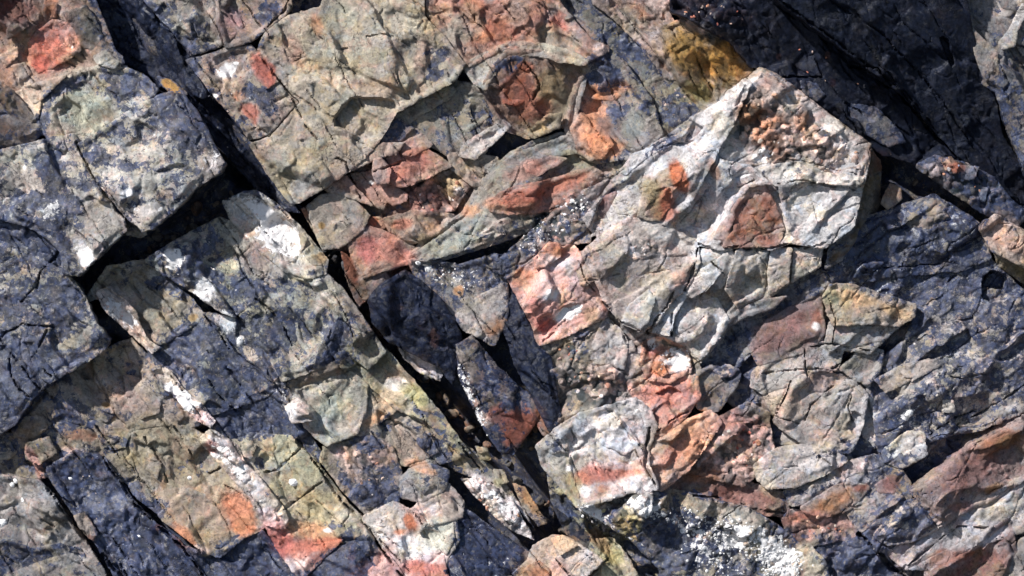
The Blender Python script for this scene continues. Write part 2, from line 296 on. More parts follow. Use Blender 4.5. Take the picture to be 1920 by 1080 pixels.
    # black blocks
    (765,540,20,10,40,(90,80,80),.5),(752,575,6,6,0,(205,150,120),.8),(790,600,12,14,0,(150,110,90),.5),(815,635,8,14,0,(205,130,95),.8),(795,685,34,10,40,(180,165,168),.8),(975,800,30,34,20,(165,85,62),.85),(940,780,20,20,0,(130,70,60),.7),(900,770,6,40,-25,(205,165,150),.6),(870,690,30,14,60,(140,125,120),.5),(860,545,10,10,0,(205,140,90),.8),(925,610,14,20,40,(165,100,50),.7),(905,590,40,24,-30,(165,156,152),.6),
    (1015,775,8,24,-20,(130,75,50),.8),
    # right
    (1470,620,44,30,-30,(128,82,76),.5),(1530,600,10,20,0,(150,75,55),.6),(1610,560,50,10,15,(185,145,100),.7),(1680,585,24,10,10,(175,140,95),.7),(1555,555,14,14,0,(140,138,100),.6),(1465,700,40,12,-10,(160,155,150),.5),(1480,760,24,20,-30,(185,155,130),.7),(1540,715,30,20,0,(160,125,118),.6),(1530,770,30,26,0,(165,150,140),.5),(1580,620,14,8,0,(160,128,122),.6),(1530,612,7,8,0,WHT,.7),(1625,750,10,6,0,WHT,.7),(1620,780,20,34,10,(165,160,162),.6),
    (1575,512,8,30,5,(150,140,140),.6),(1650,520,40,6,10,(120,112,90),.4),(1780,440,30,14,-15,(118,115,95),.7),(1760,400,16,12,0,(140,122,112),.7),(1870,430,24,10,25,(190,150,130),.8),(1890,460,34,10,25,(180,135,115),.6),(1905,650,20,26,0,(160,145,140),.7),(1880,670,12,10,0,(160,145,140),.7),(1700,775,12,12,0,WHT,.8),(1700,790,20,10,-25,(180,178,185),.8),(1735,760,12,8,0,(150,142,128),.7),(1720,690,34,10,-20,(165,150,140),.7),(1700,730,30,12,-25,(160,148,135),.6),(1780,760,16,12,0,(165,155,140),.6),(1820,690,14,14,0,(158,148,140),.7),
    (1810,890,50,24,-30,(128,82,76),.5),(1870,830,40,20,-30,(150,90,60),.7),(1890,825,20,10,-20,(150,105,60),.6),(1830,870,20,16,0,(98,70,66),.5),(1860,915,16,8,-20,(200,140,95),.9),(1840,940,14,12,0,(215,180,160),.7),(1878,945,10,4,-10,WHT,.8),(1800,950,20,10,0,(150,95,85),.6),(1690,955,14,8,0,(205,185,172),.8),
    (1560,940,40,12,-25,(158,105,66),.7),(1610,915,14,8,0,(140,60,40),.8),(1600,875,34,14,-10,(172,150,148),.6),(1618,873,8,6,0,WHT,.7),(1670,905,16,12,-30,(128,78,72),.7),(1540,975,44,14,10,(165,115,105),.7),(1500,970,30,10,-20,(185,110,90),.6),(1780,1045,40,14,-15,(130,70,50),.7),(1830,1030,10,30,0,(150,110,70),.5),(1850,1010,40,8,-25,(178,172,178),.6),
    (1470,1060,30,24,0,WHT,.6),(1520,1050,30,30,0,(180,165,140),.8),(1380,1050,30,14,0,(165,158,150),.5),
]:
    paint(*a)

# lichen: the blue-black crust (more, or with minus less) and the white crust
DARKP = [
    (1560,880,150,110,0,.12),(1780,900,140,90,-25,.10),
    (400,600,150,110,40,.10),(560,620,100,80,40,.08),(330,720,120,80,40,.08),(600,1000,200,60,0,.06),(760,840,80,60,40,.10),(900,470,80,40,-30,.15),(1130,260,60,60,0,.08),(880,220,60,40,0,.1),
    (1420,235,60,30,35,.22),(1540,300,70,24,25,.22),(1260,300,70,12,-32,.2),
    (1560,770,110,90,0,.14),(1650,950,150,90,0,.16),(1330,360,60,12,-35,.14),(1480,330,60,10,10,.15),(1010,560,40,20,-60,.1),(1840,960,80,40,-20,.1),(1090,640,50,30,0,.15),
    (60,330,90,60,10,.10),(280,300,90,90,0,.10),(180,190,80,50,0,.10),(1240,1010,70,50,30,.35),(1130,130,40,26,30,.2),(960,130,40,24,0,.25),(330,100,50,60,40,.3),(250,60,30,60,-30,.3),
    (810,108,26,22,20,.62),(838,100,14,14,0,.6),(815,140,20,14,0,.55),(800,150,30,8,-30,.35),(500,20,30,20,0,.4),(490,80,30,14,-30,.4),(500,190,14,24,0,.5),(470,170,20,14,0,.45),
    (290,30,40,20,30,.35),(110,165,50,14,-20,.4),(80,220,14,40,0,.4),(230,150,40,12,10,.35),(230,175,30,14,0,.35),(320,200,40,34,0,.45),(370,250,30,40,30,.35),(190,290,26,20,0,.3),(240,310,30,10,0,.3),(100,320,20,30,0,.4),(140,345,40,12,10,.4),(130,400,30,24,0,.35),(80,380,30,16,0,.4),
    (30,430,60,30,0,.35),(115,470,20,24,0,.5),(120,580,30,40,-20,.4),(30,560,40,24,0,.2),(60,650,40,20,0,.3),(60,700,60,40,0,.45),(110,680,40,20,-20,.4),(20,770,40,30,0,.4),
    (350,500,60,20,30,.25),(380,470,30,12,-30,.3),(470,540,30,20,0,.3),(300,530,30,16,0,.35),(330,550,24,14,0,.3),(360,640,50,24,20,.3),(430,700,34,40,20,.35),(440,770,60,24,10,.35),(510,640,34,40,-30,.2),(540,600,30,30,0,.25),(640,640,24,44,-20,.4),(620,670,34,14,-20,.35),
    (480,810,60,20,10,.4),(560,820,20,20,0,.3),(485,870,10,14,0,.7),(500,930,14,30,-40,.3),(300,730,40,14,20,.2),(220,770,40,14,0,.3),(130,780,40,30,0,.3),(230,830,24,8,20,.4),(235,920,30,18,10,.6),(350,880,34,20,0,.3),(285,950,40,22,0,.45),(320,1000,20,10,0,.3),
    (640,1040,60,30,0,.3),(660,1000,40,16,20,.35),(610,980,20,12,20,.35),(600,890,14,14,0,.4),(560,960,30,8,-30,.25),(680,830,50,20,0,.2),(700,930,50,24,0,.35),(780,810,30,30,0,.25),(820,830,40,30,30,.25),(840,880,20,50,-30,.3),(720,790,20,24,0,.35),(800,770,40,14,30,.4),
    (880,130,20,20,0,.3),(1130,110,30,16,0,.3),(1140,150,40,20,0,.35),(1150,215,24,20,0,.3),(1200,200,30,40,0,.15),(1190,90,30,20,30,.3),(1280,210,34,20,0,.4),(1150,300,40,10,-20,.2),
    (1240,280,50,10,-30,.45),(1160,350,40,10,-30,.4),(1420,330,30,8,0,.3),(1500,320,50,8,10,.35),(1560,260,30,20,20,.2),(1240,425,40,5,20,.4),(1150,440,20,5,0,.2),(1100,480,10,20,0,.4),
    (1410,680,40,14,-30,.3),(1490,600,30,8,-40,.2),(1660,620,40,16,-20,.25),(1650,660,30,16,0,.2),(1570,670,24,12,0,.3),(1540,850,40,14,10,.3),(1590,840,20,20,0,.3),(1640,850,30,30,0,.35),(1690,860,40,14,-30,.35),(1720,960,26,10,0,.3),(1700,1000,30,14,-20,.25),(1560,1040,60,40,20,.3),(1480,1000,30,20,0,.2),(1380,700,40,14,0,.35),
    (1330,930,40,10,10,.3),(1290,980,60,20,20,.3),(1350,1040,60,30,20,.3),(1250,1040,40,40,0,.4),(1050,960,30,24,40,.5),(1040,830,20,24,0,.35),
]
WHITEP = [
    (520,440,60,26,48,.45),(480,395,40,20,40,.4),(385,547,20,24,-30,.5),(328,485,20,24,-30,.45),(425,605,22,26,-40,.4),(160,475,26,24,0,.4),(100,395,26,20,0,.35),(285,390,30,24,-20,.3),(405,300,22,34,30,.35),(280,250,40,16,-20,.3),(340,60,50,30,20,.15),(425,130,24,16,-50,.5),
    (430,860,60,18,48,.35),(345,745,50,16,45,.35),(225,590,40,16,45,.4),(525,740,14,30,-20,.4),(800,690,34,12,40,.2),(870,720,14,40,-20,.35),(900,780,8,40,-25,.4),(850,500,40,12,0,.25),(880,520,40,16,-20,.2),(1010,440,50,24,-35,.25),(1080,390,34,24,-35,.25),
    (960,960,40,20,45,.35),(900,910,30,14,40,.3),(775,1025,30,22,20,.35),(1210,945,40,16,20,.45),(1110,960,26,18,30,.45),(1300,990,60,14,25,.35),(1400,1010,60,26,20,.45),(1470,1050,50,30,10,.5),(1340,1040,50,30,20,.25),(1160,1000,40,24,45,.2),
    (1200,455,40,14,0,.25),(1070,580,30,14,-25,.4),(1270,670,26,18,0,.4),(1370,830,40,20,0,.2),(560,870,2,2,0,.1),(1700,770,40,30,0,.2),(1690,640,40,30,0,.15),(1850,930,40,12,-25,.2),(1860,420,30,10,20,.2),
]
PEBP = [  # knobbly, coarse-grained stone
    (1440,240,90,50,35,.9),(1540,290,70,40,30,.8),(820,365,60,40,0,.8),(1380,830,70,50,0,.9),(1330,30,80,40,10,.8),(1200,470,40,20,0,.6),(1130,720,90,40,0,.7),(1060,650,40,30,0,.6),(1040,420,90,40,-35,.8),(690,870,60,60,0,.35),(880,510,60,30,0,.4),(1230,660,40,30,0,.6),
    (1400,1010,130,60,20,.6),(1200,980,80,50,40,.5),(940,940,60,30,40,.6),(130,80,24,24,0,.5),(520,440,50,24,45,.3),(330,60,60,40,30,.3),(1180,80,40,60,30,.25),(1330,110,60,50,30,.45),(1540,980,60,24,0,.35),(900,760,24,60,-25,.4),(1230,210,40,40,0,.4),(440,870,60,20,48,.4),(1800,330,80,40,30,.5),(140,870,60,30,0,.3),(200,960,60,60,0,.25),
]
MSK_N = (0.55 * MID + 0.35 * EDGE + 0.25 * FINE)
def ell(js, is_, x, y, rx, ry, a, soft=.35, rag=.55):
    gx, gy = GX[js, is_] - x, GY[js, is_] - y
    c, s = math.cos(a), math.sin(a)
    r = np.sqrt(((gx * c + gy * s) / rx) ** 2 + ((-gx * s + gy * c) / ry) ** 2) + rag * MSK_N[js, is_] * 2.0
    t = np.clip((1 + soft - r) / (2 * soft), 0, 1)
    return t * t * (3 - 2 * t)
def window(x, y, r):
    i0 = max(0, int((x - r - X0) / STEP)); i1 = min(NX, int((x + r - X0) / STEP) + 2)
    j0 = max(0, int((y - r - Y0) / STEP)); j1 = min(NY, int((y + r - Y0) / STEP) + 2)
    return slice(j0, j1), slice(i0, i1)
PC = np.zeros((NY, NX, 3), np.float32); PA = np.zeros((NY, NX), np.float32)
for (x, y, rx, ry, a, c, k) in PAINT:
    js, is_ = window(x, y, max(rx, ry) * 1.9 + 4)
    m = ell(js, is_, x, y, rx * 1.08, ry * 1.08, a) * k
    PC[js, is_] = PC[js, is_] * (1 - m[..., None]) + lin(c) * m[..., None]
    PA[js, is_] = PA[js, is_] * (1 - m) + m
def chan(lst):
    f = np.zeros_like(GX)
    for (x, y, rx, ry, a, k) in lst:
        js, is_ = window(x, y, max(rx, ry) * 2 + 4)
        f[js, is_] += k * ell(js, is_, x, y, rx, ry, math.radians(a), .5)
    return f
WHITEP += [(a[0], a[1], a[2] * .9, a[3] * .9, math.degrees(a[4]), .62) for a in PAINT if a[5] == WHT and a[6] >= .8]
DARKF, WHITEF, PEBF = chan(DARKP), chan(WHITEP), np.clip(chan(PEBP), 0, 1)

# ------------------------------------------------------------------ procedural rock material
def rock_material(name, seed=0.0, gloss=0.0):
    m = bpy.data.materials.new(name); m.use_nodes = True
    nt = m.node_tree; nt.nodes.clear(); L = nt.links.new
    def nd(t, **kw):
        n = nt.nodes.new(t)
        for k, v in kw.items(): setattr(n, k, v)
        return n
    def noise(scale, detail=6, rough=.6, dist=0.0, vec=None):
        n = nd('ShaderNodeTexNoise'); n.inputs['Scale'].default_value = scale; n.inputs['Detail'].default_value = detail
        n.inputs['Roughness'].default_value = rough; n.inputs['Distortion'].default_value = dist
        L(vec or pos, n.inputs['Vector']); return n.outputs['Fac']
    def mth(op, a, b=None, c=None, clamp=False):
        n = nd('ShaderNodeMath', operation=op, use_clamp=clamp)
        for i, v in enumerate((a, b, c)):
            if v is None: continue
            if isinstance(v, (int, float)): n.inputs[i].default_value = v
            else: L(v, n.inputs[i])
        return n.outputs[0]
    def step(v, lo, hi, a=0.0, b=1.0):
        n = nd('ShaderNodeMapRange', interpolation_type='SMOOTHSTEP')
        for i, w in enumerate((v, lo, hi, a, b)):
            if isinstance(w, (int, float)): n.inputs[i].default_value = w
            else: L(w, n.inputs[i])
        return n.outputs[0]
    def mix(f, a, b, mode='MIX'):
        n = nd('ShaderNodeMix', data_type='RGBA', blend_type=mode)
        if isinstance(f, (int, float)): n.inputs[0].default_value = f
        else: L(f, n.inputs[0])
        for i, w in ((6, a), (7, b)):
            if isinstance(w, tuple): n.inputs[i].default_value = (*w, 1)
            else: L(w, n.inputs[i])
        return n.outputs[2]
    geo = nd('ShaderNodeNewGeometry')
    mp = nd('ShaderNodeMapping'); mp.inputs['Location'].default_value = (seed, seed * 1.7, -seed)
    L(geo.outputs['Position'], mp.inputs['Vector']); pos = mp.outputs[0]
    base = nd('ShaderNodeAttribute', attribute_name='base').outputs['Color']
    mk = nd('ShaderNodeAttribute', attribute_name='crust').outputs['Color']
    sp = nd('ShaderNodeSeparateColor'); L(mk, sp.inputs[0]); dark, white, peb = sp.outputs
    # mineral variation
    n_mid = noise(30, 6, .66, .3); n_hue = noise(22, 6, .66, .5); n_spk = noise(210, 3, .65); n_vein = noise(60, 6, .72, .8)
    v = mth('MULTIPLY_ADD', n_mid, 1.5, .25)
    v = mth('MULTIPLY', v, mth('MULTIPLY_ADD', n_spk, 1.3, .35))
    cc = nd('ShaderNodeCombineColor')
    for i in range(3): L(v, cc.inputs[i])
    c = mix(1.0, base, cc.outputs[0], 'MULTIPLY')
    n_pink = noise(34, 6, .7, .6); n_och = noise(27, 6, .7, .4)
    c = mix(step(n_pink, .53, .60, 0, .75), c, mix(1.0, c, (1.12, .93, .90), 'MULTIPLY'))
    c = mix(step(n_och, .54, .60, 0, .75), c, mix(1.0, c, (1.10, 1.0, .82), 'MULTIPLY'))
    c = mix(step(n_hue, .47, .40, 0, .8), c, mix(1.0, c, (.84, .95, 1.08), 'MULTIPLY'))
    c = mix(step(n_hue, .54, .60, 0, .6), c, mix(1.0, c, (1.18, 1.15, 1.13), 'MULTIPLY'))
    c = mix(step(n_vein, .55, .61, 0, .65), c, mix(1.0, c, (1.38, 1.28, 1.22), 'MULTIPLY'))
    c = mix(step(n_vein, .44, .38, 0, .7), c, mix(1.0, c, (.50, .47, .47), 'MULTIPLY'))
    # hairline cracks, grooved and darkened in colour, in places
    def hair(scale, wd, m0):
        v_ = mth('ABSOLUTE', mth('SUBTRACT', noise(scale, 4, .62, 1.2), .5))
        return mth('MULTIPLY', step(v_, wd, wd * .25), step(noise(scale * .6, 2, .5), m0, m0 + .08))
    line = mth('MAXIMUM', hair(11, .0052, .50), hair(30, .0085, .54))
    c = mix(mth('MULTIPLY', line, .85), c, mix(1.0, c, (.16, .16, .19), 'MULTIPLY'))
    # small dark specks
    c = mix(mth('MULTIPLY', step(noise(120, 3, .6), .60, .66), .55), c, mix(1.0, c, (.3, .3, .34), 'MULTIPLY'))
    # blue-black lichen crust in ragged patches
    n_l = noise(40, 8, .74, .35)
    n_l2 = mth('MULTIPLY_ADD', noise(85, 3, .65), .22, mth('MULTIPLY', n_l, .78))
    thr = mth('MULTIPLY_ADD', dark, -.36, .70)
    dm = step(n_l2, thr, mth('ADD', thr, .022))
    dcol = mix(step(noise(70, 4, .7), .38, .66), (.009, .014, .034), (.052, .070, .145))
    dcol = mix(step(noise(130, 3, .7), .57, .66, 0, .8), dcol, mix(.6, c, (.20, .19, .18)))
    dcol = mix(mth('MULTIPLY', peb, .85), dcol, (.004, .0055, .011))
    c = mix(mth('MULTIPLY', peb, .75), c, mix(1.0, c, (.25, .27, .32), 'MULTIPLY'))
    c = mix(mth('MULTIPLY', dm, step(noise(48, 5, .7), .36, .60, .97, .78)), c, dcol)
    # white crust
    n_w = noise(62, 6, .72, .3)
    tw = mth('MULTIPLY_ADD', white, -.34, .74)
    wm = step(n_w, tw, mth('ADD', tw, .03))
    c = mix(mth('MULTIPLY', wm, .93), c, mix(n_spk, (.64, .60, .58), (.92, .90, .89)))
    # relief of the crusts and the grain of the stone
    h = mth('MULTIPLY', noise(110, 5, .76), 1.0)
    h = mth('MULTIPLY_ADD', noise(310, 3, .7), .34, h)
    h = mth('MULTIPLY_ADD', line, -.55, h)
    b = nd('ShaderNodeBump'); b.inputs['Distance'].default_value = .004; L(h, b.inputs['Height'])
    L(step(noise(7, 3, .6), .36, .62, .22, .9), b.inputs['Strength'])
    bs = nd('ShaderNodeBsdfPrincipled')
    L(c, bs.inputs['Base Color']); L(b.outputs[0], bs.inputs['Normal'])
    L(step(dm, 0, 1, .80 - gloss, .46 - gloss), bs.inputs['Roughness'])
    L(mth('MULTIPLY_ADD', peb, -.28, .4), bs.inputs['Specular IOR Level'])
    o = nd('ShaderNodeOutputMaterial'); L(bs.outputs[0], o.inputs[0])
    return m
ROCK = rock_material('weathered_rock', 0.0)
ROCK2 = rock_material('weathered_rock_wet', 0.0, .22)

def shell_material():
    m = bpy.data.materials.new('shell'); m.use_nodes = True
    nt = m.node_tree; bs = nt.nodes['Principled BSDF']
    tc = nt.nodes.new('ShaderNodeNewGeometry'); n = nt.nodes.new('ShaderNodeTexNoise'); n.inputs['Scale'].default_value = 240; n.inputs['Detail'].default_value = 4
    r = nt.nodes.new('ShaderNodeValToRGB'); r.color_ramp.elements[0].color = (.10, .10, .11, 1); r.color_ramp.elements[1].color = (.86, .84, .82, 1)
    r.color_ramp.elements[0].position = .30; r.color_ramp.elements[1].position = .48
    nt.links.new(tc.outputs['Position'], n.inputs['Vector']); nt.links.new(n.outputs['Fac'], r.inputs[0]); nt.links.new(r.outputs[0], bs.inputs['Base Color'])
    bs.inputs['Roughness'].default_value = .5
    return m
SHELL = shell_material()

# ------------------------------------------------------------------ rocks
def world_of(x, y, w):
    """point of the cliff face: x right, y down in mm from the corner of the studied part, w out of the face in mm"""
    return CENTRE + ((np.asarray(x) - 960.0) / 1000.0)[..., None] * U + ((540.0 - np.asarray(y)) / 1000.0)[..., None] * V + (np.asarray(w) / 1000.0)[..., None] * N
TOP = np.full((NY, NX), -200.0, np.float32)
OBJ = {}

LOCS = {}; PW = {}

# mineral staining that ignores the joints
STAIN = [(fbm(wa, wb, sz, 5, sd, .68), c_) for sz, sd, c_ in ((90, 401, (160, 132, 122)), (80, 411, (150, 150, 156)), (70, 421, (150, 138, 100)), (60, 431, (112, 98, 94)), (55, 441, (196, 184, 178)))]
PIECES = []
COLF = np.broadcast_to(lin((118, 108, 98)), (NY, NX, 3)).copy(); DKF = np.full((NY, NX), .5, np.float32); WHF = np.full((NY, NX), .05, np.float32)
def rock(key, parent, name, w, tilt, T, col, dark, white, poly, label=None, cat='rock', group=None, rnd=.02, grow=7.0, **kw):
    """note a rock: outline, height out of the face, tilt, thickness, own colour and crusts; built by build_rock"""
    P = np.array(chaikin(pts(poly), rnd))
    i0 = max(0, int((P[:, 0].min() - 16 - X0) / STEP)); i1 = min(NX, int((P[:, 0].max() + 16 - X0) / STEP) + 2)
    j0 = max(0, int((P[:, 1].min() - 16 - Y0) / STEP)); j1 = min(NY, int((P[:, 1].max() + 16 - Y0) / STEP) + 2)
    js, is_ = slice(j0, j1), slice(i0, i1)
    d = sdf(P, GX[js, is_] + WX[js, is_], GY[js, is_] + WY[js, is_]) - (grow if parent is None else 2.0)
    ins = d < 0
    COLF[js, is_][ins] = lin(col); DKF[js, is_][ins] = dark; WHF[js, is_][ins] = white
    PIECES.append((key, parent, name, w, tilt, T, col, dark, white, P, d, js, is_, label, cat, group, kw))

def blur(f, r):
    for ax in (0, 1):
        for _ in range(2):
            pad = [(0, 0)] * f.ndim; pad[ax] = (r + 1, r)
            c = np.cumsum(np.pad(f, pad, 'edge').astype(np.float64), ax)
            n = f.shape[ax]
            f = ((np.take(c, np.arange(2 * r + 1, 2 * r + 1 + n), ax) - np.take(c, np.arange(0, n), ax)) / (2 * r + 1)).astype(np.float32)
    return f

def build_rock(key, parent, name, w, tilt, T, col, dark, white, P, d, js, is_, label, cat, group, bev=2.0, bw=4.5, dome=0, big=5, fac=3.2, mid=3.0, fine=1.2, st=0.0, st2=0.0, peb=0, mat=None, deep=0.0, mixk=1.0):
    x, y = GX[js, is_], GY[js, is_]
    cx, cy = P[:, 0].mean(), P[:, 1].mean()
    ny, nx = x.shape
    ins = d < 0
    cell = ins[:-1, :-1] | ins[1:, :-1] | ins[:-1, 1:] | ins[1:, 1:]
    if not cell.any(): return None
    gy_, gx_ = np.gradient(d, STEP)
    gl = np.maximum(np.hypot(gx_, gy_), .4)
    out = np.clip(d, 0, 3.2)
    sx = x - gx_ / gl * out; sy = y - gy_ / gl * out
    di = np.maximum(-d, 0)
    if parent:                                  # a piece set into its rock: it follows the surface around it
        under = TOP[js, is_][ins]
        w = float(np.median(under)) + .45 * (w * 1.4 - PW[parent]) if under.min() > -150 else w
    else:
        w = w * 1.4
    PW[key] = w
    h = w + tilt[0] * (x - cx) + tilt[1] * (y - cy)
    soft = np.clip(di / 14.0, 0.5, 1)
    f1, f2, f3, fi = FAB_R if key[0] in 'efhjkpno' else FAB_L
    fk = fac / 3.2
    h = h + big * BIG[js, is_] * 1.2 + soft * (fk * 1.0 * f1[js, is_] + mid * MID[js, is_] * (.12 + .5 * SMO[js, is_])) + (.1 + .8 * fk) * (.22 + .6 * SMO[js, is_]) * f2[js, is_] + (.2 + .5 * fk) * SMO[js, is_] * f3[js, is_] + fine * SMO[js, is_] * FINE[js, is_] + (.6 + 1.2 * fk) * RIDGE[js, is_] * 1.4 * SMO[js, is_]
    if st: h = h + st * STR[js, is_] * 3
    if st2: h = h + st2 * STR2[js, is_] * 3
    pf = np.clip(PEBF[js, is_] + peb, 0, 1)
    h = h + pf * (6.0 * PEB[js, is_] - 2.2)
    t = np.clip(1 - di / np.maximum(bw * (1 + 2.2 * EDGE[js, is_] + 1.2 * w1[js, is_]), .8), 0, 1)
    h = h - bev * (1 - np.sqrt(np.maximum(0, 1 - t * t)) * 1.0) * (1 + .8 * MID[js, is_])
    if dome:
        dm = max(di.max(), 1)
        h = h - dome * (1 - np.clip(di / dm, 0, 1)) ** 2
    h = h - np.maximum(CRK[js, is_], (JNT_R if key[0] in 'efhjkpno' else JNT_L)[js, is_] * np.clip(.35 + .55 * fk, 0, 1))
    for (cp, dep, gx, gy) in CUTS.get(key, ()):
        cpn = np.array(cp); ccx, ccy = cpn.mean(0)
        cd = sdf(chaikin(cp, .15), x + 1.2 * WX[js, is_], y + 1.2 * WY[js, is_])
        drop = np.clip(dep - gx * (x - ccx) - gy * (y - ccy) - 3 * MID[js, is_], 0, dep * 1.6)
        h = h - drop * np.clip(-cd / 3.0, 0, 1)
    # colours
    pa = PA[js, is_][..., None]
    edge = np.clip(1 - di / 26.0, 0, 1)
    k = (np.clip(.30 + .38 * edge + 1.1 * MSK_N[js, is_], .05, .9) * mixk)          # weathering runs on across the joints
    own = lin(col) * (1 - k[..., None]) + COLB[js, is_] * k[..., None]
    dark = dark * (1 - k) + DKB[js, is_] * k; white = white * (1 - k) + WHB[js, is_] * k
    for f, sc in STAIN:
        m = (np.clip((f[js, is_] - .10) / .08, 0, 1) * .5)[..., None]
        own = own * (1 - m) + (own * .35 + lin(sc) * .65 * np.clip(own.mean(-1, keepdims=True) / lin(sc).mean(), .5, 1.5)) * m
    own = own * (1 + .34 * (fi[js, is_][..., None] - .5))
    base = own * (1 - pa) + PC[js, is_]
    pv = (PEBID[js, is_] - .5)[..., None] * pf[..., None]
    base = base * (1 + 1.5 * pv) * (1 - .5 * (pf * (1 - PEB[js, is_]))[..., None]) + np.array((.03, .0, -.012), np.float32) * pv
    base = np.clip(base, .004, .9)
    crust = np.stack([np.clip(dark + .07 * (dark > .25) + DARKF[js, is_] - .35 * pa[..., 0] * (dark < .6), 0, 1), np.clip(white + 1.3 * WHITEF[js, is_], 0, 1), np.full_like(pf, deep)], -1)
    # faces
    idx = np.arange(ny * nx).reshape(ny, nx)
    cj, ci = np.nonzero(cell)
    quads = np.stack([idx[cj, ci], idx[cj + 1, ci], idx[cj + 1, ci + 1], idx[cj, ci + 1]], 1)   # y runs down: this order faces out
    used = np.unique(quads)
    remap = np.full(ny * nx, -1); remap[used] = np.arange(len(used))
    quads = remap[quads]
    vx, vy, vh = sx.ravel()[used], sy.ravel()[used], h.ravel()[used]
    vb = base.reshape(-1, 3)[used]; vc = crust.reshape(-1, 3)[used]
    e = np.concatenate([quads[:, [0, 1]], quads[:, [1, 2]], quads[:, [2, 3]], quads[:, [3, 0]]])
    nmax = len(used)
    code = e[:, 0].astype(np.int64) * nmax + e[:, 1]; rev = e[:, 1].astype(np.int64) * nmax + e[:, 0]
    be = e[~np.isin(code, rev)]
    bv = np.unique(be)
    ri = np.full(nmax, -1); ri[bv] = np.arange(len(bv))
    gxu, gyu = (gx_ / gl).ravel()[used][bv], (gy_ / gl).ravel()[used][bv]
    nz = MID.__getitem__((js, is_)).ravel()[used][bv]; nz2 = FINE[js, is_].ravel()[used][bv]
    VX, VY, VH, VB, VC, F = [vx], [vy], [vh], [vb], [vc], [quads]
    prev = bv.copy()
    n0 = nmax
    fr = (.12, .4, .7, 1.0) if T > 45 else (.3, 1.0)
    for q, f in enumerate(fr):
        o = (4.0 * nz * (1 if q % 2 else -.6) + 1.6 * nz2) * (1.5 if T > 45 else .8) - 5 * f
        VX.append(vx[bv] + gxu * o); VY.append(vy[bv] + gyu * o)
        VH.append(np.minimum(vh[bv] - 1, vh[bv] * (1 - f) + (w - T) * f) + 2.0 * nz2)
        VB.append(vb[bv] * (.9 if q else 1)); VC.append(vc[bv])
        cur = n0 + np.arange(len(bv)); n0 += len(bv)
        a, b = ri[be[:, 0]], ri[be[:, 1]]
        F.append(np.stack([prev[b], prev[a], cur[a], cur[b]], 1))
        prev = cur
    vx, vy, vh = np.concatenate(VX), np.concatenate(VY), np.concatenate(VH)
    verts = world_of(vx, vy, vh)
    origin = world_of(np.float64(cx), np.float64(cy), np.float64(w - T))
    o = link_rock(name, verts, np.concatenate(F), mat or ROCK, {'base': np.concatenate(VB), 'crust': np.concatenate(VC)}, origin, parent)
    OBJ[key] = o; LOCS[key] = origin
    TOP[js, is_] = np.where(ins, np.maximum(TOP[js, is_], h), TOP[js, is_])
    if label:
        o['label'] = label; o['category'] = cat
        if group: o['group'] = group
    return o

def link_rock(name, verts, faces, mat, attrs, origin, parent):
    me = bpy.data.meshes.new(name)
    me.vertices.add(len(verts)); me.vertices.foreach_set('co', (verts - origin).astype(np.float32).ravel())
    nf = len(faces)
    me.loops.add(nf * 4); me.loops.foreach_set('vertex_index', faces.astype(np.int32).ravel())
    me.polygons.add(nf); me.polygons.foreach_set('loop_start', np.arange(0, nf * 4, 4, dtype=np.int32))
    me.update(calc_edges=True)
    me.polygons.foreach_set('use_smooth', np.ones(nf, bool))
    for an, arr in attrs.items():
        a = me.attributes.new(an, 'FLOAT_COLOR', 'POINT')
        a.data.foreach_set('color', np.concatenate([arr, np.ones((len(arr), 1), np.float32)], 1).astype(np.float32).ravel())
    me.set_sharp_from_angle(angle=math.radians(50))
    me.materials.append(mat)
    o = bpy.data.objects.new(name, me); COL.objects.link(o)
    if parent:
        o.parent = OBJ[parent]; o.location = origin - LOCS[parent]
    else:
        o.location = origin
    return o

